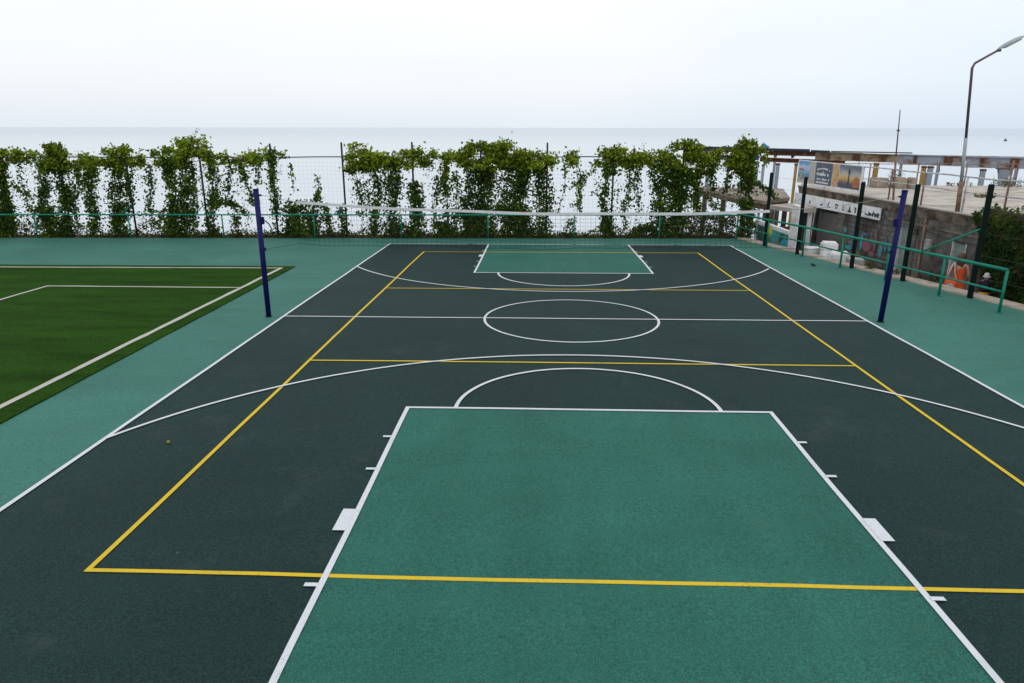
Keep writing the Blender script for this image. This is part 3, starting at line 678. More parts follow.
# pilaster and joint lines that divide the smooth panels
for y in (7.0, 7.95):
    wbox(y-.03, y+.03, PZ, 1.17, .018, -.05).build('pilaster', 'conc', t)
wbox(5.0, 12.6, .93, 1.0, .03, -.05).build('string_course', 'slabedge', t)
# graffiti painted on the rubble
def blob_poly(cy, cz, ry_, rz_, n=12, out=.042, seed=0):
    return [wp(cy+ry_*math.cos(2*math.pi*i/n)*(1+.25*noise.noise((i*.9, seed, 0))), out, cz+rz_*math.sin(2*math.pi*i/n)*(1+.25*noise.noise((i*.9, seed, 5)))) for i in range(n)]
for cy, cz, a, b2, m_, sd in ((11.3, .02, .07, .34, 'g_blue', 1), (11.05, .05, .05, .26, 'g_blue', 2), (10.78, -.02, .06, .30, 'g_cyan', 3), (10.45, -.10, .26, .20, 'g_pink', 4), (9.95, .12, .05, .42, 'g_pink', 5), (11.75, -.10, .05, .22, 'g_olive', 6), (10.1, -.30, .18, .10, 'g_pink', 7), (11.9, .25, .12, .10, 'g_teal', 8), (11.55, -.32, .22, .07, 'g_cyan', 9), (10.65, .28, .16, .05, 'g_blue', 10), (9.6, -.12, .10, .22, 'g_teal', 11), (10.9, -.42, .14, .10, 'g_olive', 12), (9.35, .1, .05, .28, 'g_blue', 13)):
    mb = MB(); mb.prism(blob_poly(cy, cz, a, b2, 12, .043, sd), tuple((wp(0, 0, 0)-wp(0, .004, 0)))); mb.build('graffiti', m_, t)

# old downpipe and slack cable on the wall
MB().tube([wp(7.55, .05, 1.18), wp(7.55, .05, -.2), wp(7.50, .07, -.5), wp(7.50, .07, PZ)], .035, 8).build('downpipe', 'rail_rust', t)
MB().tube([wp(y, .045, .80-.05*math.sin((y-4.9)*1.6)) for y in [5.0+i*.3 for i in range(26)]], .008, 5).build('cable', 'fencedark', t)
MB().box(wp(7.25, .06, .45), (.09, .26, .34), WA, .008).build('meter_box', 'greyblock', t)

# long white sign with dark pictograms under the roof edge
sg = thing('pictogram_sign', 'long white sign strip with dark pictograms fixed under the terrace edge', 'sign', wp(13, .06, .8))
def szt(y): return 1.235+(y-9.8)*-.001
mb = MB(); S0, S1, ZA, ZB = 9.82, 16.0, .86, 1.25
mb.prism([wp(S0, .10, ZA), wp(S1, .10, ZA-.06), wp(S1, .10, ZB-.02), wp(S0, .10, ZB)], tuple(wp(0, .0, 0)-wp(0, .03, 0))); mb.build('board', 'signwhite', sg)
def picto(y, shapes):
    mb = MB()
    zc = (ZA+ZB)/2-.03-.04*(y-S0)/(S1-S0)
    for sh in shapes:
        mb.prism([wp(y-a*.01, .103, zc+b*.01) for a, b in sh], tuple(wp(0, 0, 0)-wp(0, .002, 0)))
    return mb.build('pictogram', 'black', sg)
C = lambda cx, cy, r, n=10: [(cx+r*math.cos(2*math.pi*i/n), cy+r*math.sin(2*math.pi*i/n)) for i in range(n)]
RC = lambda x0, y0, x1, y1: [(x0, y0), (x1, y0), (x1, y1), (x0, y1)]
picto(15.55, [[(-12, -9), (-8, -7), (12, 5), (10, 7)]]); picto(15.15, [RC(-4, -9, 6, -1)]); picto(14.65, [RC(-5, -9, -1, 2), RC(0, -9, 5, 4)])
picto(13.75, [[(-14, -8), (12, -6), (14, 2), (2, -1)]])
picto(13.15, [RC(-8, -8, -3, 9), RC(-2, -9, 12, -5), RC(-2, 6, 4, 9)])
picto(12.6, [[(-14, 4), (12, 2), (10, 8), (-8, 10)], RC(-8, -10, -2, 0), RC(2, -7, 8, -1)])
picto(12.15, [RC(-4, -2, 5, 3), [(-6, -10), (8, -10), (5, -4), (-2, -4)], RC(-2, 6, 3, 10)])
picto(11.7, [[(-14, -11), (14, -11), (5, -2), (3, 10), (-2, 10), (-5, -2)]])
picto(11.33, [[(-5, -10), (6, -10), (4, 0), (6, 7), (0, 11), (-5, 7), (-3, 0)]])
picto(11.0, [[(-12, 2), (-4, 6), (10, 1), (12, -3), (-2, 1)]])
picto(10.62, [[(-12, -6), (8, -10), (12, -6), (-6, -2)]])
picto(10.42, [[(-10, -8), (6, -10), (12, -2), (0, 3), (-8, 4)]])
picto(10.27-.03, [[(-6, -9), (2, -10), (6, -2), (5, 7), (1, 11), (-2, 3), (-7, -2)]])
picto(10.1, [C(0, -4, 7), [(-8, 0), (-5, 6), (-2, 0)], [(2, 0), (5, 6), (8, 1)]]); picto(9.95, [C(0, -3, 8), [(0, 3), (5, 10), (3, 3)], RC(7, -2, 10, 2)])

# terrace railing
t = thing('terrace_railing', 'pale and rusty pipe railing with two bars along the terrace edge', 'railing', wp(8, 0, TZ))
for i, y in enumerate((16.0-.3, 13.9, 11.35, 9.70, 8.02, 6.2, 4.68, 2.6, .6)):
    MB().tube([wp(y, -.02, TZ-.03), wp(y, -.02, 2.52 if i != 6 else 3.0)], .026, 8).build('post', 'rail_rust' if i in (3, 4, 6) else 'rail_pale', t)
MB().tube([wp(y, -.02, 2.50+.012*math.sin(y*2)) for y in [-2+i*.9 for i in range(20)]]+[wp(15.8, -.02, 2.5)], .022, 8).build('top_rail', 'rail_pale', t)
MB().tube([wp(y, -.02, 2.10+.012*math.sin(y*1.7)) for y in [-2+i*.9 for i in range(20)]]+[wp(15.8, -.02, 2.1)], .017, 8).build('middle_rail', 'rail_pale', t)
# far railing at the sea side of the terrace
t = thing('terrace_railing', 'thin weathered pipe railing at the far seaward edge of the terrace', 'railing', Vector((16, 15.6, TZ)))
for x in (10.8, 12.6, 14.5, 16.4, 18.4, 20.5, 22.5):
    MB().tube([(x, 15.6, TZ-.03), (x, 15.6, 2.42)], .026, 6).build('post', 'rail_rust', t)
MB().tube([(10.8+i*1.2, 15.6, 2.40+.01*math.sin(i*2)) for i in range(11)], .015, 6).build('top_rail', 'rail_rust', t)

# banner hung on the railing
t = thing('banner', 'printed banner of beach and sunset pictures around a slate text panel on the railing', 'banner', wp(13.8, .05, 1.6))
def bz(y): return 1.66+(16.2-y)*.008, 2.50
def bpanel(y0, y1, name, m_, za=None, zb=None, out=.035):
    a, b2 = bz(y0)[0] if za is None else za, bz(y0)[1] if zb is None else zb
    mb = MB(); mb.prism([wp(y0, out, a), wp(y1, out, a), wp(y1, out, b2), wp(y0, out, b2)], tuple(wp(0, 0, 0)-wp(0, .006, 0))); return mb.build(name, m_, t)
wbox(11.30, 16.12, 1.62, 2.535, .028, .012).build('backing', 'signwhite', t)
def pic(name, stops, scale, dist=1.5, axis=None):
    m, nt, b = mat(name)
    tc = N(nt, 'ShaderNodeTexCoord'); f = N(nt, 'ShaderNodeTexNoise', Scale=scale, Detail=5, Distortion=dist)
    nt.links.new(tc.outputs['Object'], f.inputs['Vector']); fac = f.outputs['Fac']
    if axis is not None:
        g = N(nt, 'ShaderNodeSeparateXYZ'); nt.links.new(tc.outputs['Generated'], g.inputs[0])
        ma = N(nt, 'ShaderNodeMath', operation='MULTIPLY_ADD'); nt.links.new(fac, ma.inputs[0]); ma.inputs[1].default_value = .5
        sb = N(nt, 'ShaderNodeMath', operation='SUBTRACT'); nt.links.new(g.outputs['Z'], sb.inputs[0]); sb.inputs[1].default_value = .25
        nt.links.new(sb.outputs[0], ma.inputs[2]); fac = ma.outputs[0]
    nt.links.new(ramp(nt, fac, stops), b.inputs['Base Color']); b.inputs['Roughness'].default_value = .5
    return m
M['p_beach'] = pic('print_beach', [(.12, (.45, .42, .30)), (.22, (.05, .12, .30)), (.38, (.06, .26, .46)), (.55, (.24, .40, .60)), (.75, (.45, .55, .70)), (.9, (.10, .28, .55))], 2.5, 1.5, 2)
M['p_photos'] = pic('print_small_photos', [(.3, (.22, .13, .08)), (.45, (.50, .36, .22)), (.55, (.45, .45, .42)), (.65, (.14, .25, .34)), (.75, (.55, .45, .36))], 4, 1)
M['p_food'] = pic('print_food_photos', [(.3, (.20, .07, .03)), (.45, (.55, .28, .08)), (.58, (.62, .44, .24)), (.7, (.30, .12, .05))], 4.5, 1)
M['p_slate'] = plain('print_slate', (.055, .085, .135), .5, .12, 5)
M['p_sunset'] = pic('print_sunset', [(.10, (.035, .04, .07)), (.26, (.10, .09, .12)), (.40, (.50, .27, .07)), (.52, (.60, .46, .18)), (.68, (.40, .42, .38)), (.9, (.12, .15, .20))], 1.5, .6, 2)
bpanel(15.10, 16.05, 'beach_print', 'p_beach'); bpanel(14.66, 15.07, 'photo_strip', 'p_photos')
bpanel(12.88, 13.33, 'photo_strip', 'p_food'); bpanel(11.42, 12.85, 'sunset_print', 'p_sunset')
def bshape(poly, m_, nm, out=.040):
    mb = MB(); mb.prism([wp(y, out, z) for y, z in poly], tuple(wp(0, 0, 0)-wp(0, .003, 0))); return mb.build(nm, m_, t)
tx_ = MB(); za_, zb_ = bz(13.36); tx_.prism([wp(13.36, .035, za_), wp(14.63, .035, za_), wp(14.63, .035, zb_), wp(13.36, .035, zb_)], tuple(wp(0, 0, 0)-wp(0, .006, 0))); tx_.split = len(tx_.f)
def brow(y0, y1, z0, z1, k, arcz=0):            # a line of unreadable lettering
    w = (y1-y0)/k
    for i in range(k):
        if random.random() < .12: continue
        f = (i+.5)/k*2-1; dz = arcz*(1-f*f)
        y = y0+i*w
        tx_.prism([wp(y+w*.12, .041, z0+dz), wp(y+w*.85, .041, z0+dz), wp(y+w*.85, .041, z1+dz-random.choice((0, 0, .03))), wp(y+w*.12, .041, z1+dz)], tuple(wp(0, 0, 0)-wp(0, .002, 0)))
brow(13.50, 14.50, 2.19, 2.25, 12, .07); brow(13.46, 14.52, 2.02, 2.12, 9); brow(13.5, 14.45, 1.85, 1.92, 10); brow(13.55, 14.5, 1.73, 1.80, 9); tx_.build('text_panel', ['p_slate', 'signwhite'], t)
bshape([(13.8, 2.38), (14.2, 2.38), (14.2, 2.42), (13.8, 2.42)], 'g_pink', 'ornament'); bshape([(13.95, 2.14), (14.05, 2.14), (14.0, 2.19)], 'signwhite', 'ornament')
bshape([(12.12, 1.8), (12.20, 1.8), (12.19, 2.2), (12.22, 2.24), (12.20, 2.38), (12.12, 2.38), (12.10, 2.24), (12.13, 2.2)], 'black', 'tower_print')
bshape([(11.44, 1.76), (11.85, 1.76), (11.85, 2.0), (11.7, 2.14), (11.44, 2.06)], 'g_orange', 'ruin_print')
bshape([(15.72, 1.83), (15.80, 1.83), (15.82, 1.98), (15.77, 2.04), (15.71, 1.97)], 'g_yellow', 'boat_print'); bshape([(15.42, 1.88), (15.52, 1.88), (15.47, 2.0)], 'g_yellow', 'boat_print'); bshape([(15.55, 2.12), (15.98, 2.14), (15.9, 2.22), (15.65, 2.21)], 'g_orange', 'hut_print')

# street lamp, rusty mast, stone blocks, weeds on the terrace
b = wp(6.35, .0, TZ-.02)
t = thing('street_lamp', 'tall thin street lamp with angled arm rising from the terrace edge', 'street lamp', b)
MB().tube([b, b+Vector((-.04, 0, .85))], .062, 10).build('sleeve', 'rail_rust', t)
MB().tube([b+Vector((-.04, 0, .85)), b+Vector((-.13, 0, 2.0))], .046, 10).build('lower_pole', 'lamp_grey', t)
MB().tube([b+Vector((-.13, 0, 2.0)), b+Vector((-.30, 0, 3.78)), b+Vector((-.25, 0, 3.90)), b+Vector((.28, -.03, 4.22))], .036, 10, .028).build('upper_pole', 'lamp_pole', t)
a0, a1 = b+Vector((.26, -.03, 4.215)), b+Vector((.80, -.06, 4.515)); d = (a1-a0).normalized(); up = Vector((0, 1, 0)).cross(d)*-1; sd = Vector((0, 1, 0))
mb = MB(); prof = [(0, .035, .03), (.06, .07, .055), (.20, .10, .075), (.42, .11, .075), (.58, .09, .06), (.66, .05, .03)]
vs = []
for s, w, h in prof:
    c = a0+d*s
    for j in range(10):
        an = math.pi*j/9; vs.append(c+sd*w*math.cos(an)+up*(h*math.sin(an)*1.1))
k = len(prof); mb.add(vs, [(i*10+j, i*10+j+1, i*10+11+j, i*10+10+j) for i in range(k-1) for j in range(9)]+[tuple(range(10)), tuple(range((k-1)*10, k*10))]+[(i*10, i*10+10, i*10+19, i*10+9) for i in range(k-1)], True)
lh = mb.build('lamp_head', 'lamp_grey', t)
MB().prism([a0+d*.16+sd*.07-up*.004, a0+d*.56+sd*.07-up*.004, a0+d*.56-sd*.07-up*.004, a0+d*.16-sd*.07-up*.004], -up*.03).build('lens', 'lamp_lens', lh)
MB().box(a0+d*.02-up*.02, (.10, .08, .06), 0, .01).build('bracket', 'lamp_pole', t)
b = wp(9.55, -.1, TZ-.02)
t = thing('mast', 'slender rusty mast standing at the terrace railing', 'mast', b)
MB().tube([b, b+Vector((-.13, 0, 1.4))], .034, 8, .03).build('lower_tube', 'rail_rust', t)
MB().tube([b+Vector((-.13, 0, 1.4)), b+Vector((-.22, 0, 2.80))], .022, 8, .014).build('upper_tube', 'lamp_pole', t)
MB().box(b+Vector((-.18, 0, 2.18)), (.09, .05, .05), 0, .01).build('clamp', 'rust', t)
def stone(x, y, d, lab, rz, sd):
    mb = MB(); mb.box((x, y, TZ+d[2]/2), d, rz, .03)
    for p in mb.v: p += noise.noise_vector(p*2.5+Vector((sd, 0, 0)))*.035
    tag(mb.build('stone_block', 'stone', None, (x, y, TZ)), lab, 'stone block', 'stone blocks on the terrace')
stone(12.60, 14.75, (.52, .45, .38), 'rough grey-brown stone block on the terrace beside the banner', .2, 1)
stone(13.24, 14.35, (.34, .36, .43), 'upright tan stone block under the leaning mast, left one of a touching pair', -.1, 5)
stone(13.64, 14.25, (.27, .32, .40), 'small tan stone block right of the mast, right one of a touching pair', .25, 9)
def weed(x, y, z0, w, h, n, lab, nm='weed_clump', tone=.6):
    t = thing(nm, lab, 'plant', (x, y, z0), 'weeds on the terrace and path')
    lf = MB(); st = MB()
    for i in range(max(6, n//14)):
        a = random.uniform(0, 6.28); r = random.random()*w*.5; p = Vector((x+r*math.cos(a), y+r*math.sin(a), z0)); q = p+Vector((random.gauss(0, .08), random.gauss(0, .06), h*random.uniform(.5, 1)))
        st.tube([p, (p+q)/2+Vector((random.gauss(0, .02), 0, 0)), q], .006, 4, .003)
        for k in range(14):
            f = random.random(); c = p+(q-p)*f+Vector((random.gauss(0, .045), random.gauss(0, .04), random.gauss(0, .03)))
            c.z = max(z0+.01, c.z)
            lf.leaf(c, random.uniform(.04, .11), Vector((random.gauss(0, .8), random.gauss(-.3, .6), random.gauss(.5, .5))), max(0, min(.93, random.gauss(tone, .18))), .45)
    lf.split = len(lf.f); o_ = len(lf.v); lf.v += st.v; lf.f += [[i+o_ for i in f] for f in st.f]; lf.smooth += st.smooth; lf.tone += [.3]*len(st.f)
    lf.build('foliage', ['weed', 'bark'], t)
weed(13.25, 14.9, TZ, .55, .72, 260, 'bushy green weed growing behind the paired stone blocks', tone=.5)
weed(11.9, 15.2, TZ, .5, .22, 120, 'dark low weed on the terrace between banner and stone block', tone=.25)
weed(18.0, 15.3, TZ, 1.3, .42, 330, 'yellowish dry weed at the far terrace edge, under the flared column', tone=.72)
weed(16.1, 15.4, TZ, .8, .22, 140, 'pale low weed at the far terrace edge, right of the lamp pole', tone=.72)
weed(14.4, 10.6, TZ, .75, .20, 200, 'flat yellow-green weed patch in the middle of the terrace by the ivy', tone=.75)
weed(10.9, 7.85, .55, .2, .5, 90, 'small green tuft rooted in the smooth wall right of the tall door', tone=.3)
weed(fp(4.9, .35).x, fp(4.9, .35).y, gz(8, 6)+.03, .3, .28, 90, 'green weed tuft on the kerb next to the grey block', tone=.6)
weed(fp(5.8, .4).x, fp(5.8, .4).y, gz(8, 6)+.03, .25, .16, 60, 'small weed tuft on the kerb before the white bench', tone=.6)
weed(10.35, 6.0, PZ, .9, 1.0, 420, 'dark straggly weeds against the wall foot between the two doors', tone=.2)
weed(9.75, 7.3, PZ, .5, .75, 160, 'dark weeds standing by the wall foot below the tall door', tone=.2)

# ivy mass at the right
t = thing('ivy', 'thick dark ivy hanging over the terrace edge and wall at the right edge', 'ivy', wp(2.5, .3, PZ))
lf = MB(); core = MB()
def isurf(y, f):                                   # f 0 bottom .. 1 top, then back over the roof
    edge = 5.55+.25*noise.noise((f*4, 0, 2))-1.15*(1-f)
    bulge = .30+.22*noise.noise((y*.9, f*3, 1))+.16*noise.noise((y*2.3, f*6, 4)); tp_ = 1.80+.16*noise.noise((y*1.1, 0, 8))
    fade = min(1, max(0, (edge-y)/1.7))
    return wp(y, bulge*(.35+.65*fade)+.25*(1-f)*fade, PZ+(tp_-PZ)*f), edge
vs = []; ny, nf = 40, 16
for i in range(ny+1):
    for j in range(nf+1):
        y = -6+11.3*i/ny; p, e = isurf(y, j/nf); q = p-Vector((-.10, -.011, 0)); q.z -= .06*(j/nf); vs.append(q)
core.add(vs, [(i*(nf+1)+j, (i+1)*(nf+1)+j, (i+1)*(nf+1)+j+1, i*(nf+1)+j+1) for i in range(ny) for j in range(nf)], True)
vs = [vs[i*(nf+1)+nf] for i in range(ny+1)]; k = len(vs)
core.add(vs+[p+Vector((1.3, .1, -.28)) for p in vs], [(i, i+1, k+i+1, k+i) for i in range(k-1)], True)
core.build('tangled_stems', 'bark', t)
i = 0
while i < 15000:
    y = 5.9-random.random()**1.25*9.5; f = random.random()**.9; p, e = isurf(y, f)
    if y > e: continue
    i += 1
    n_ = noise.noise((y*1.5, f*5, 6))
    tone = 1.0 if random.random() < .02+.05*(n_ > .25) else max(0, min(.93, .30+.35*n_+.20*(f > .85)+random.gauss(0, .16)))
    back = random.random()*1.2 if f > .93 else 0
    lf.leaf(p+Vector((back-random.random()*.07, random.gauss(0, .04), random.gauss(0, .04)-.02*back)), random.uniform(.06, .12), Vector((random.gauss(-.8, .5), random.gauss(-.3, .5), random.gauss(.5, .45)+back)), tone)
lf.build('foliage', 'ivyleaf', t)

# ------------------------------------------------------------------ clutter between fence and building
t = thing('mural_wall', 'low white wall painted with a colourful beach mural behind the first green post', 'wall', fp(-.6, .95, PZ))
def mpt(u, z, out=.95): p = fp(u, out); return Vector((p.x, p.y, z))
mb = MB(); mb.prism([mpt(-2.20, -1.0), mpt(.09, -1.0), mpt(.09, .30), mpt(-2.20, .46)], tuple(FN*.14)); mb.build('wall', 'whitewall', t)
def mshape(poly, m_, k, nm='mural_patch'):
    mb = MB(); mb.prism([mpt(u, z, .95-.003*k) for u, z in poly], tuple(FN*.002)); mb.build(nm, m_, t)
U0, UW = -2.0, 2.0
def mu(poly): return [(U0+a*UW, -.36+b*.70) for a, b in poly]
mshape(mu([(0, 0), (1, .02), (1, .78), (.5, .86), (0, .95)]), 'g_teal', 1, 'mural_ground')
for poly, m_ in (([(.02, .2), (.2, .05), (.22, .9), (.04, .92)], 'g_dark'), ([(.22, .45), (.30, .45), (.31, 1.0), (.23, 1.0)], 'g_yellow'), ([(.33, .5), (.5, .5), (.5, 1.0), (.33, 1.0)], 'g_yellow'), ([(.24, .08), (.48, .08), (.46, .45), (.25, .42)], 'g_olive'),
                 ([(.52, .1), (.62, .05), (.60, .8), (.53, .75)], 'g_cyan'), ([(.63, .12), (.69, .12), (.68, .45), (.64, .42)], 'g_orange'), ([(.72, .3), (.80, .35), (.90, .62), (.84, .80), (.74, .7)], 'g_dark'), ([(.78, .05), (.99, .06), (.99, .5), (.82, .42)], 'g_cyan'), ([(.92, .5), (.99, .55), (.99, .76), (.95, .7)], 'g_dark')):
    mshape(mu(poly), m_, 2)
mb = MB(); mb.prism([mpt(.10, -1.0, .90), mpt(.50, -1.0, .90), mpt(.50, 1.22, .90), mpt(.10, 1.26, .90)], tuple(FN*.16)); t2 = mb.build('white_panel', 'whitewall', None, mpt(.4, -1))
tag(t2, 'tall white board standing upright at the right end of the mural wall', 'panel')
# leaning grey partition and its pole under the terrace
mb = MB(); q = [wp(12.72, -.12, PZ), wp(14.55, -.30, PZ), wp(14.55, -.30, .62), wp(12.72, -.12, .70)]
mb.prism(q, (.05, -.04, 0)); tag(mb.build('partition', 'greyboard', None, q[0]), 'dark grey board partition under the terrace behind the white junk', 'partition')
mb = MB(); mb.tube([(9.78, 13.6, PZ), (9.86, 13.6, .66)], .026, 8); tag(mb.build('pole', 'rail_pale', None, (9.78, 13.6, PZ)), 'thin white pole standing at the left edge of the grey partition', 'pole')
# white junk
mb = MB(); c = Vector((8.70, 10.45, 0))
mb.rings([(c+Vector((0, 0, PZ)), .19, .17), (c+Vector((0, 0, -.55)), .21, .19), (c+Vector((0, 0, -.20)), .25, .22), (c+Vector((0, 0, -.16)), .255, .225), (c+Vector((0, 0, -.14)), .24, .21), (c+Vector((0, 0, -.17)), .21, .18), (c+Vector((0, 0, -.5)), .17, .14)])
tag(mb.build('tub', 'whitejunk', None, (c.x, c.y, PZ)), 'rounded white tub standing by the kerb left of the white foam blocks', 'tub')
def junk(x, y, d, z0, rz, lab, m_='whitejunk', bev=.05):
    mb = MB(); mb.box((x, y, z0+d[2]/2), d, rz, bev)
    for p in mb.v: p += noise.noise_vector(p*3)*.02
    return tag(mb.build('foam_block', m_, None, (x, y, z0)), lab, 'block', 'white blocks by the kerb')
junk(9.02, 9.80, (.50, .55, 1.14), PZ, -.25, 'tallest white foam block of the pile, at the back')
junk(9.12, 9.12, (.56, .60, .92), PZ, -.25, 'white foam block in the middle of the pile, sloping down right')
junk(8.70, 9.40, (.30, 1.05, .66), PZ, -.25, 'low white foam slab lying in front of the taller blocks')
tag(junk(9.26, 8.25, (.46, .50, .86), PZ, -.2, '', 'greyblock', .015), 'square grey block standing at the right of the white foam pile', 'block')
mb = MB(); mb.box((9.75, 7.55, -.50), (.42, .95, .10), -.2, .02); mb.box((9.69, 7.85, -.78), (.36, .10, .44), -.2, .01); mb.box((9.81, 7.25, -.78), (.36, .10, .44), -.2, .01)
tag(mb.build('bench', 'whitejunk', None, (9.75, 7.55, PZ)), 'low white slab bench below the graffiti wall', 'bench')

# ------------------------------------------------------------------ old platform and pier skeleton
t = thing('platform', 'old dusty wooden platform on stilts behind the vine wrapped corner post', 'platform', (8.9, 17.5, -5))
pp = [(7.15, 21.6), (7.95, 15.3), (8.25, 14.65), (9.75, 16.2), (10.9, 20.6)]
mb = MB(); mb.prism([(x, y, .86) for x, y in pp], (0, 0, .14)); mb.build('deck', 'platform', t)
mb = MB()
for (xa, ya_), (xb, yb_) in ((pp[0], pp[1]), (pp[1], pp[2]), (pp[2], pp[3]), (pp[3], pp[4])):
    d = Vector((xb-xa, yb_-ya_, 0)).normalized(); nn = Vector((-d.y, d.x, 0))*.09
    a_ = Vector((xa, ya_, .66))+d*.06+nn*.4; b_ = Vector((xb, yb_, .66))-d*.06+nn*.4
    mb.prism([a_, b_, b_+nn, a_+nn], (0, 0, .195))
mb.build('edge_beam', 'wood', t)
for x, y in ((7.3, 20.9), (7.62, 18.6), (7.9, 16.3), (8.42, 14.95), (8.75, 15.35), (9.7, 16.5), (10.6, 20.2)):
    MB().box((x, y, (.66-5.5)/2), (.17, .17, .66+5.5), 0, .012).build('leg', 'wood', t)
for (xa, ya_), (xb, yb_) in (((7.62, 18.6), (7.9, 16.3)), ((7.3, 20.9), (7.62, 18.6))):
    MB().tube([(xa, ya_, -.3), (xb, yb_, -.3)], .05, 6).build('brace', 'wood', t)
t = thing('concrete_slab', 'pale concrete slab on thin posts between old platform and mural wall', 'slab', (9.1, 13.9, -5))
mb = MB(); mb.prism([(8.32, 14.35, .72), (8.95, 13.05, .72), (9.75, 13.2, .72), (9.78, 15.4, .72)], (0, 0, .15)); mb.build('deck', 'slabtop', t)
for x, y in ((8.45, 14.25), (8.98, 13.2), (9.6, 13.4), (9.65, 15.1)):
    MB().box((x, y, (.72-5.5)/2), (.12, .12, .72+5.5), 0, .01).build('leg', 'whitewall' if y < 13.5 else 'wood', t)
t = thing('cross_beam', 'weathered low cross beam below the pale slab behind the mural wall', 'beam', (9, 14.2, -.35))
MB().box((9.0, 14.1, -.02), (1.7, .16, .16), -.2, .015).build('beam', 'wood', t)
MB().box((8.6, 14.2, -2.8), (.14, .14, 5.4), 0, .01).build('leg', 'wood', t); MB().box((9.6, 14.0, -2.8), (.14, .14, 5.4), 0, .01).build('leg', 'wood', t)

BA = Vector((25, 24.5, 0)); BD = Vector((-27, 10, 0)).normalized(); BN = Vector((BD.y, -BD.x, 0))
def bp(x): k = (x-25)/BD.x; return BA+BD*k         # point of the pier line with this X
def ibeam(mb, xa, xb, za, zb, fl=.24, web=.05, th=.045, slope=0, out=0):
    a, b2 = bp(xa)+BN*out, bp(xb)+BN*out; n_ = BN*.5
    def bar(z0, z1, w, off=0):
        mb.prism([a+n_*w+Vector((0, 0, z0)), b2+n_*w+Vector((0, 0, z0+slope)), b2-n_*w+Vector((0, 0, z0+slope)), a-n_*w+Vector((0, 0, z0))], (0, 0, z1-z0))
    bar(za, za+th, fl); bar(za+th, zb-th, web); bar(zb-th, zb, fl)
def girder(name, lab, m_, xa, xb, za, zb, slope=0, out=0, cat='girder', stiff=0, **kw):
    mb = MB(); ibeam(mb, xa, xb, za, zb, slope=slope, out=out, **kw)
    t = thing(name, lab, cat, bp((xa+xb)/2)+BN*out+Vector((0, 0, za)), 'girders of the old pier')
    mb.build('beam', m_, t)
    for i in range(stiff):
        x = xa+(xb-xa)*(i+.5)/stiff; p = bp(x)+BN*(out-.075)
        MB().box(p+Vector((0, 0, (za+zb)/2+slope*(i+.5)/stiff)), (.16+.22*(i % 2), .07, zb-za-.10), math.atan2(BD.y, BD.x), .005).build('stiffener', 'rust', t)
    return t
girder('girder', 'dark blue top girder of the old pier, its left end behind the corner vine', 'bluedark', 8.6, 12.598, 2.40, 2.70, -.04, .02)
girder('girder', 'bright blue lower girder of the old pier right beside the corner vine', 'bluemid', 8.2, 12.2, 1.95, 2.22, 0, -.05)
girder('girder', 'rusty brown upper girder of the pier left of the banner, dark strip on top', 'rust', 12.6, 15.048, 2.24, 2.50, -.03, .0, stiff=2)
girder('girder', 'long rusty lower girder of the pier ending above the banner', 'rust', 12.25, 16.55, 1.88, 2.12, -.12, .0)
girder('girder', 'rust streaked tan girder passing behind the top of the banner', 'rusttan', 15.05, 19.048, 2.02, 2.46, -.08, .0, stiff=3)
girder('girder', 'grey girder with rust patches between mast and lamp pole', 'rustgrey', 19.05, 22.0, 1.86, 2.40, -.05, .0, stiff=2)
girder('girder', 'grey rust edged girder running off the right edge of the photo', 'rustgrey', 22.05, 27.5, 1.76, 2.33, -.04, .0, stiff=4)
def column(x, w, ztop, m_, lab, out=-.0, nm='pier_column'):
    p = bp(x)+BN*out; t = thing(nm, lab, 'column', p+Vector((0, 0, -5.5)), 'columns of the old pier')
    MB().box(p+Vector((0, 0, (ztop-5.5)/2)), (w, .26, ztop+5.5), math.atan2(BD.y, BD.x), .015).build('shaft', m_, t)
    MB().box(p+Vector((0, 0, ztop-.06)), (w+.05, .30, .08), math.atan2(BD.y, BD.x), .01).build('cap_plate', 'rust', t)
girder('girder', 'thin rusty girder of the outer pier row, seen below the banner-side girders', 'rust', 11.5, 17.5, 2.26, 2.44, -.10, 3.2, fl=.16)
girder('girder', 'thin grey rusty girder of the outer pier row behind mast and lamp', 'rustgrey', 17.6, 27.0, 2.12, 2.30, -.06, 3.2, fl=.16)
for i, (x, lab) in enumerate(((13.9, 'rusty tie beam joining both pier rows above the twin columns'), (16.2, 'rusty tie beam joining both pier rows behind the banner'), (18.9, 'rusty tie beam joining both pier rows left of the mast'), (22.02, 'rusty tie beam joining both pier rows behind the lamp pole'), (24.6, 'rusty tie beam joining both pier rows near the right edge'))):
    a, b2 = bp(x)+BN*.14, bp(x)+BN*3.06; mb = MB(); w_ = BD*.07
    mb.prism([a+w_, b2+w_, b2-w_, a-w_], (0, 0, .16))
    for p in mb.v: p.z += 2.10
    tag(mb.build('tie_beam', 'rust', None, a+Vector((0, 0, 2.1))), lab, 'tie beam', 'tie beams of the old pier')
for i, (x, lab) in enumerate(((12.9, 'outer grey pier post behind the twin columns'), (15.2, 'outer pier post just left of the banner'), (19.5, 'outer pier post behind the mast'), (21.3, 'outer pier post left of the lamp pole'), (24.9, 'outer pier post near the right edge'))):
    column(x, .14, 2.16, 'steelgrey', lab, 3.2)
for x in (14.3, 17.2, 20.9, 23.4):
    p = bp(x)-BN*.16; mb = MB(); mb.tube([p+Vector((0, 0, 2.05)), p+Vector((.02, 0, 1.75)), p+Vector((.07, 0, 1.52))], .018, 5)
    tag(mb.build('bent_bar', 'rust', None, p+Vector((0, 0, 2.05))), 'short bent reinforcing bar hanging from the pier girder', 'bar', 'bent bars hanging from the pier')
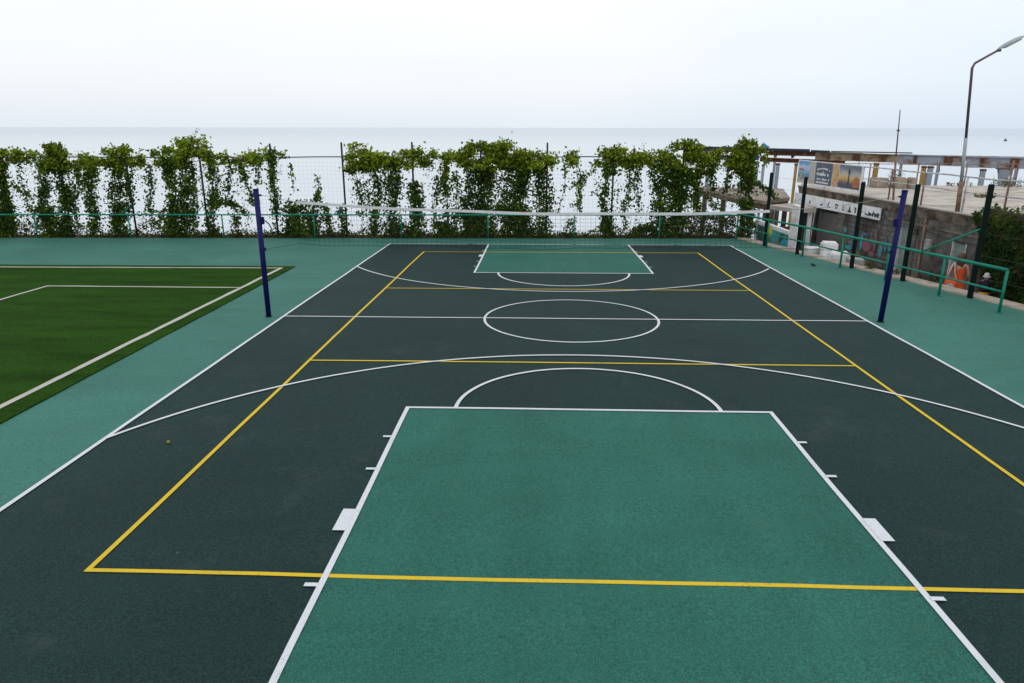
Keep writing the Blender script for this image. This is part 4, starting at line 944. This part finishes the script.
def plate(lab, xa, xb, z, h, m_, w=.5):
    a, b2 = bp(xa), bp(xb); n_ = BN*.5*w
    mb = MB(); mb.prism([a+n_+Vector((0, 0, z)), b2+n_+Vector((0, 0, z-.03)), b2-n_+Vector((0, 0, z-.03)), a-n_+Vector((0, 0, z))], (0, 0, h))
    tag(mb.build('roof_strip', m_, None, (a+b2)/2+Vector((0, 0, z))), lab, 'strip', 'dark strips on the pier girders')
plate('dark blue-black strip lying on the pier left of the banner', 12.6, 14.75, 2.515, .12, 'bluedark'); plate('short dark strip on the pier girder above the banner', 14.8, 15.75, 2.475, .09, 'bluedark'); plate('thin brown-black strip on the pier between banner and mast', 15.8, 19.6, 2.475, .05, 'fencedark')
column(9.5, .20, 1.86, 'steelgrey', 'grey pier column seen through the vine left of the corner post'); column(10.6, .14, 1.86, 'steelgrey', 'thin grey pier column just left of the corner vine')
column(12.15, .15, 1.86, 'steelgrey', 'left post of the twin grey columns right of the corner vine'); column(12.47, .15, 1.72, 'steelgrey', 'right post of the twin grey columns right of the corner vine')
column(13.22, .20, 1.80, 'steelgrey', 'single grey column above the second half of the pale slab'); column(14.15, .16, 1.80, 'rustyellow', 'thin ochre column just left of the banner')
column(18.05, .26, 1.92, 'rustyellow', 'ochre rusty column behind the stone block beside the banner')
column(20.25, .22, 1.80, 'rustyellow', 'ochre column of a touching pair, right of the mast'); column(20.55, .26, 1.80, 'steelgrey', 'grey column of a touching pair, right of the mast')
column(22.85, .24, 1.70, 'steelgrey', 'grey column with rusty left side, right of the lamp pole')
p = bp(23.75); t = thing('pier_column', 'concrete column flaring wider at its top, near the right edge', 'column', p+Vector((0, 0, -5.5)), 'columns of the old pier')
mb = MB(); mb.rings([(p+Vector((0, 0, -5.5)), .17, .17), (p+Vector((0, 0, 1.0)), .19, .17), (p+Vector((0, 0, 1.5)), .30, .22), (p+Vector((0, 0, 1.70)), .34, .24)], smooth=False); mb.build('shaft', 'steelgrey', t)
MB().box(p+Vector((0, 0, 1.725)), (.74, .44, .05), math.atan2(BD.y, BD.x), .005).build('cap_plate', 'rust', t)
# outer parallel row of the pier carrying the frame further out
p = bp(12.45)+Vector((0, 0, 2.66))
mb = MB()
vs = []
for i in range(7):
    for j in range(5):
        f, g = i/6, j/4; vs.append(p+Vector((-.16+.34*f+.10*math.sin(g*3), .03*math.sin(f*7+g*3), .30*g*(1-.75*f)+.02*math.sin(f*9))))
mb.add(vs, [(i*5+j, i*5+5+j, i*5+6+j, i*5+1+j) for i in range(6) for j in range(4)], True)
o = mb.build('plastic_sheet', 'bluerag', None, p); tag(o, 'scrap of blue plastic sheet caught on top of the pier girder', 'sheet')
md = o.modifiers.new('thick', 'SOLIDIFY'); md.thickness = .012
# buoy far out
p = Vector((326, 513, SEA)); t = thing('buoy', 'small dark buoy floating far out on the pale sea at right', 'buoy', p)
mb = MB(); mb.rings([(p+Vector((0, 0, -.2)), .9, .9), (p+Vector((0, 0, .6)), 1.1, 1.1), (p+Vector((0, 0, 1.0)), .8, .8)]); mb.build('float', 'buoy', t)
mb = MB(); mb.rings([(p+Vector((0, 0, 1.0)), .35, .35), (p+Vector((0, 0, 1.9)), .25, .25)]); mb.build('topmark', 'buoy', t)

# ------------------------------------------------------------------ small things on the court
p = G(-5.147, -6.40, .027)
bm = bmesh.new(); bmesh.ops.create_icosphere(bm, subdivisions=3, radius=.022)
me = bpy.data.meshes.new('tennis_ball'); bm.to_mesh(me); bm.free(); me.materials.append(M['ball']); me.polygons.foreach_set('use_smooth', [True]*len(me.polygons))
o = bpy.data.objects.new('tennis_ball', me); o.location = p; COL.objects.link(o); tag(o, 'small yellow-green ball lying on the dark court near the left sideline', 'ball')
mb = MB(); p = fp(4.0, -.75, .004)
for i in range(5): mb.leaf(p+Vector((random.gauss(0, .05), random.gauss(0, .04), .02+.008*i)), .14, Vector((random.gauss(0, .3), random.gauss(0, .3), 1)), .5)
mb.tone = []; tag(mb.build('dead_leaves', 'deadleaf', None, p), 'dark clump of dead leaves on green rubber in front of the white blocks', 'leaves')

# ------------------------------------------------------------------ people on the lower path
def person(loc, H, rz, label, pose):
    """one continuous skinned body; pose gives the joints (metres for a 1.7 m figure, facing +y)"""
    t = thing('person', label, 'person', loc); k = H/1.7
    V, E, RD = [], [], []
    def v(p, r, par=None):
        V.append(Vector(p)*k); RD.append((r if hasattr(r, '__len__') else (r, r))); i = len(V)-1
        if par is not None: E.append((par, i))
        return i
    pel = v((0, 0, .93), (.135, .105)); wa = v((0, .0, 1.08), (.115, .085), pel); ch = v((0, -.01, 1.27), (.135, .095), wa); up_ = v((0, -.01, 1.38), (.10, .075), ch)
    nk = v((0, .0, 1.455), .05, up_); hd = v((0, .02, 1.54), (.072, .080), nk); hm = v((0, .02, 1.61), (.076, .09), hd); ht = v((0, .015, 1.675), (.05, .06), hm)
    v((0, .125, 1.575), .014, hm)                                     # nose
    v((.085, .01, 1.58), .016, hm); v((-.085, .01, 1.58), .016, hm)   # ears
    hands = []
    for s in (1, -1):
        sh = v((s*.165, -.01, 1.375), .055, up_); a = pose['arm'][0 if s > 0 else 1]
        el = v((a[0][0]*1, a[0][1], a[0][2]), .040, sh); wr = v(a[1], .027, el); d = (Vector(a[1])-Vector(a[0])).normalized()
        pm = v(Vector(a[1])+d*.06, (.036, .02), wr); hands.append((Vector(a[1])+d*.05, d, s))
        l = pose['leg'][0 if s > 0 else 1]
        hp_ = v((s*.09, 0, .86), .09, pel); kn = v(l[0], .058, hp_); cf = v(Vector(l[0])*.6+Vector(l[1])*.4, .052, kn); an = v(l[1], .038, cf); v(l[2], (.042, .03), an)
    for c, d, s in hands:                                            # five fingers each
        side = Vector((0, 1, 0)) if abs(d.y) < .7 else Vector((1, 0, 0)); side = (side-d*side.dot(d)).normalized(); inn = d.cross(side)*s
        for q, L in ((-.024, .060), (-.008, .074), (.008, .070), (.024, .055)):
            a_ = v(c+d*.03+side*q, .009); b_ = v(c+d*(.05+L*.5)+side*q*1.1, .0085, a_); v(c+d*(.05+L)+side*q*1.1+inn*-.018, .007, b_)
        a_ = v(c+side*.02, .010); b_ = v(c+side*.050+d*.03, .0095, a_); v(c+side*.058+d*.06+inn*-.012, .008, b_)
    me = bpy.data.meshes.new('body'); rot = Matrix.Rotation(rz, 3, 'Z'); me.from_pydata([rot @ p for p in V], E, []); me.update()
    o = bpy.data.objects.new('body', me); COL.objects.link(o)
    md = o.modifiers.new('skin', 'SKIN'); md.use_smooth_shade = True
    for i, r in enumerate(RD): me.skin_vertices[0].data[i].radius = (r[0]*k, r[1]*k)
    for i in range(len(V)): me.skin_vertices[0].data[i].use_root = False
    me.skin_vertices[0].data[0].use_root = True
    ss = o.modifiers.new('sub', 'SUBSURF'); ss.levels = 1; ss.render_levels = 1
    dg = bpy.context.evaluated_depsgraph_get(); m2 = bpy.data.meshes.new_from_object(o.evaluated_get(dg)); bpy.data.objects.remove(o)
    m2.materials.clear(); m2.materials.append(M['skin']); o = bpy.data.objects.new('body', m2); COL.objects.link(o); o.parent = t
    W = lambda p: Vector(loc)+rot @ (Vector(p)*k)
    def cloth(name, rings, m_, cap=False):
        mb = MB(); mb.rings([((0, 0, 0), 1, 1)]*0 or [(Vector(c), rx, ry_) for c, rx, ry_ in rings], cap)
        mb.v = [W(p) for p in mb.v]; ob = mb.build(name, m_, t); sm = ob.modifiers.new('thick', 'SOLIDIFY'); sm.thickness = .008; return ob
    for s in (-1, 1):
        mb = MB(); mb.rings([((s*.03, .098, 1.597), .002, .002), ((s*.03, .102, 1.603), .011, .006), ((s*.03, .098, 1.609), .002, .002)]); mb.v = [W(p) for p in mb.v]; mb.build('eye', 'eye', t)
    mb = MB(); mb.rings([((0, .098, 1.530), .018, .004), ((0, .104, 1.536), .022, .006), ((0, .098, 1.542), .018, .004)]); mb.v = [W(p) for p in mb.v]; mb.build('mouth', 'lip', t)
    return t, W, cloth, k
# woman walking away to the right in an orange dress
wl_ = (10.32, 4.55, PZ)
t, W, cloth, k = person(wl_, 1.66, R(-35), 'person with brown hair walking in a sleeveless orange dress by the pale green door',
    dict(arm=[[(.225, .0, 1.12), (.20, .14, .98)], [(-.235, -.05, 1.12), (-.25, .02, .87)]], leg=[[(.10, .10, .49), (.10, .12, .09), (.10, .25, .035)], [(-.10, .02, .48), (-.10, -.20, .17), (-.10, -.16, .05)]]))
cloth('dress', [((0, 0, 1.41), .075, .075), ((0, 0, 1.34), .125, .105), ((0, 0, 1.25), .155, .125), ((0, 0, 1.10), .130, .108), ((0, 0, .95), .165, .135), ((.01, 0, .78), .195, .165), ((.0, .01, .60), .225, .185)], 'orange')
mb = MB()
bmh = [((0, -.07, 1.26), .05, .03), ((0, -.06, 1.36), .085, .05), ((0, -.035, 1.47), .095, .075), ((0, -.02, 1.56), .108, .105), ((0, -.005, 1.64), .105, .112), ((0, 0, 1.70), .075, .085), ((0, 0, 1.725), .02, .025)]
mb.rings([(Vector(c), a, b2) for c, a, b2 in bmh]); mb.v = [W(p)+Vector((noise.noise(p*30)*.012, noise.noise(p*30+Vector((5, 0, 0)))*.012, 0)) for p in mb.v]; mb.build('hair', 'hair', t)
for s, c in ((1, (.10, .17, .035)), (-1, (-.10, -.19, .10))):
    mb = MB(); mb.box((0, 0, 0), (.09, .25, .07), 0, .03); mb.v = [W(Vector(c)+p) for p in mb.v]; mb.build('shoe', 'shoe', t)
# her bag
t = thing('shoulder_bag', 'orange bag with pale grey printed patch on the back of the person in orange', 'bag', W((-.15, -.24, .66)))
mb = MB(); vs = []
for i, (z_, w, d_) in enumerate(((.68, .145, .05), (.72, .165, .06), (.90, .155, .055), (1.02, .13, .02))):
    for j in range(12):
        a = 2*math.pi*j/12; vs.append(W((-.13+w*math.copysign(abs(math.cos(a))**.6, math.cos(a)), -.255+d_*math.sin(a), z_)))
mb.add(vs, [(i*12+j, i*12+(j+1) % 12, i*12+12+(j+1) % 12, i*12+12+j) for i in range(3) for j in range(12)]+[tuple(range(11, -1, -1)), tuple(range(36, 48))], True); mb.build('sack', 'orange', t)
MB().tube([W(p) for p in ((-.24, -.255, 1.01), (-.20, -.20, 1.22), (-.16, -.075, 1.42), (-.15, -.01, 1.445), (-.145, .06, 1.41))], .012, 6).build('strap', 'bagprint', t)
MB().tube([W(p) for p in ((-.01, -.255, 1.01), (-.08, -.20, 1.22), (-.125, -.08, 1.42), (-.13, -.01, 1.45))], .012, 6).build('strap', 'bagprint', t)
mb = MB(); pr = [W((-.13+.10*math.cos(2*math.pi*i/12)*(1+.3*noise.noise((i, 1, 0))), -.325, .84+.095*math.sin(2*math.pi*i/12)*(1+.3*noise.noise((i, 4, 0))))) for i in range(12)]
mb.prism(pr, W((0, .006, 0))-W((0, 0, 0))); mb.build('printed_patch', 'bagprint', t)
# child
mb = MB(); mb.box((10.80, 4.15, (PZ-.76)/2-.02), (1.0, .7, -.76-PZ+.04), R(-14.7), .015); struct(mb.build('path_step', 'kerb', None, (10.80, 4.15, PZ)))
cl = (10.80, 4.15, -.76)
t, W, cloth, k = person(cl, .97, R(-20), 'person of child height in pale cap, navy top and yellow shorts near the ivy',
    dict(arm=[[(.26, -.02, 1.14), (.33, .04, .93)], [(-.28, .02, 1.16), (-.44, .06, 1.02)]], leg=[[(.10, .06, .49), (.10, .06, .09), (.10, .20, .035)], [(-.10, .03, .48), (-.10, -.08, .11), (-.10, .04, .04)]]))
cloth('shirt', [((0, 0, 1.44), .09, .08), ((0, 0, 1.38), .19, .13), ((0, 0, 1.26), .21, .155), ((0, 0, 1.05), .20, .155), ((0, 0, .88), .20, .16)], 'navy')
for s in (1, -1):
    e0 = Vector((s*.17, -.01, 1.38)); e1 = Vector((s*.245, -.01, 1.20)); mb = MB(); mb.tube([e0, e1], .085, 10, .075); mb.v = [W(p) for p in mb.v]; mb.build('sleeve', 'navy', t)
cloth('shorts', [((0, 0, .95), .17, .14), ((0, 0, .85), .20, .165), ((0, .01, .72), .215, .175), ((0, .02, .56), .22, .18)], 'yellowcloth')
mb = MB(); mb.rings([((0, -.01, 1.50), .105, .10), ((0, -.005, 1.58), .122, .125), ((0, 0, 1.66), .118, .125), ((0, 0, 1.73), .085, .09), ((0, 0, 1.75), .02, .02)]); mb.v = [W(p)*1 for p in mb.v]; cp = mb.build('cap', 'hatwhite', t)
mb = MB(); mb.rings([((0, 0, 1.575), .17, .18), ((0, 0, 1.60), .128, .132)], False); mb.v = [W(p) for p in mb.v]; mb.build('brim', 'hatwhite', cp)
for s, c in ((1, (.10, .13, .04)), (-1, (-.10, -.02, .05))):
    mb = MB(); mb.box((0, 0, 0), (.10, .25, .08), 0, .03); mb.v = [W(Vector(c)+p) for p in mb.v]; mb.build('shoe', 'shoe', t)
h = W((.345, .05, .86))
t = thing('bucket', 'small bright blue bucket carried by the child in the pale cap', 'bucket', h-Vector((0, 0, .33)))
mb = MB(); c = h-Vector((0, 0, .33)); mb.rings([(c, .085, .085), (c+Vector((0, 0, .19)), .115, .115), (c+Vector((0, 0, .20)), .12, .12), (c+Vector((0, 0, .19)), .108, .108), (c+Vector((0, 0, .03)), .078, .078)]); mb.build('pail', 'bucket', t)
MB().tube([c+Vector((.113, 0, .19)), c+Vector((.09, 0, .28)), c+Vector((0, 0, .33)), c+Vector((-.09, 0, .28)), c+Vector((-.113, 0, .19))], .006, 6).build('handle', 'rail_pale', t)

# ------------------------------------------------------------------ sky, sun, camera
SUN_EL, SUN_AZ = R(52), R(150)
w = bpy.data.worlds.new('World'); sc.world = w; w.use_nodes = True; nt = w.node_tree
bg = nt.nodes['Background']; bg.inputs['Strength'].default_value = .10
sky = N(nt, 'ShaderNodeTexSky', sky_type='NISHITA'); sky.sun_disc = False; sky.sun_elevation = SUN_EL; sky.sun_rotation = SUN_AZ; sky.dust_density = .6; sky.air_density = 1.0
tc = N(nt, 'ShaderNodeTexCoord'); sx = N(nt, 'ShaderNodeSeparateXYZ'); nt.links.new(tc.outputs['Generated'], sx.inputs[0])
cloud = N(nt, 'ShaderNodeTexNoise', Scale=1.6, Detail=4, Roughness=.5)
mp = N(nt, 'ShaderNodeMapping'); mp.inputs['Scale'].default_value = (1, 1, 3.5); nt.links.new(tc.outputs['Generated'], mp.inputs['Vector']); nt.links.new(mp.outputs[0], cloud.inputs['Vector'])
deck = ramp(nt, sx.outputs['Z'], [(0, (8.15, 8.85, 9.7)), (.06, (9.55, 9.85, 10.2)), (.20, (10.7, 10.85, 11.0)), (.5, (10.9, 11.0, 11.1)), (1, (10.9, 11.0, 11.1))])
deck = mix(nt, deck, ramp(nt, cloud.outputs['Fac'], [(.3, .95), (.7, 1.03)]), 1, "MULTIPLY")
# cloud deck thins towards the right: a little bluer there
xr = N(nt, 'ShaderNodeMapRange'); xr.inputs[1].default_value = .05; xr.inputs[2].default_value = .65; nt.links.new(sx.outputs['X'], xr.inputs[0])
deck = mix(nt, deck, mix(nt, deck, (.86, .93, 1.0), 1, 'MULTIPLY'), xr.outputs[0])
nt.links.new(mix(nt, sky.outputs[0], deck, .93), bg.inputs['Color'])
sl = bpy.data.lights.new('sun', 'SUN'); sl.energy = .5; sl.angle = R(85); sl.color = (1, .96, .90)
so = bpy.data.objects.new('sun', sl); COL.objects.link(so)
dv = Vector((math.sin(SUN_AZ)*math.cos(SUN_EL), math.cos(SUN_AZ)*math.cos(SUN_EL), math.sin(SUN_EL)))
so.rotation_euler = dv.to_track_quat('Z', 'Y').to_euler()

cam = bpy.data.cameras.new('Camera'); co = bpy.data.objects.new('Camera', cam); COL.objects.link(co); sc.camera = co
yaw, pit, rol = -.0382, .2957, .0014
f = Vector((math.sin(yaw)*math.cos(pit), math.cos(yaw)*math.cos(pit), -math.sin(pit))); r = Vector((math.cos(yaw), -math.sin(yaw), 0)); u = r.cross(f)
r2 = r*math.cos(rol)+u*math.sin(rol); u2 = u*math.cos(rol)-r*math.sin(rol)
co.matrix_world = Matrix(((r2.x, u2.x, -f.x, -.6862), (r2.y, u2.y, -f.y, -14.0353), (r2.z, u2.z, -f.z, 3.7833), (0, 0, 0, 1)))
cam.sensor_width = 36; cam.lens = 703.23/1024*36; cam.clip_start = .05; cam.clip_end = 30000
sc.render.resolution_x, sc.render.resolution_y = 1024, 683
sc.render.engine = 'CYCLES'
vs_ = sc.view_settings; vs_.view_transform = 'Standard'; vs_.look = 'None'; vs_.exposure = 0; vs_.gamma = 1
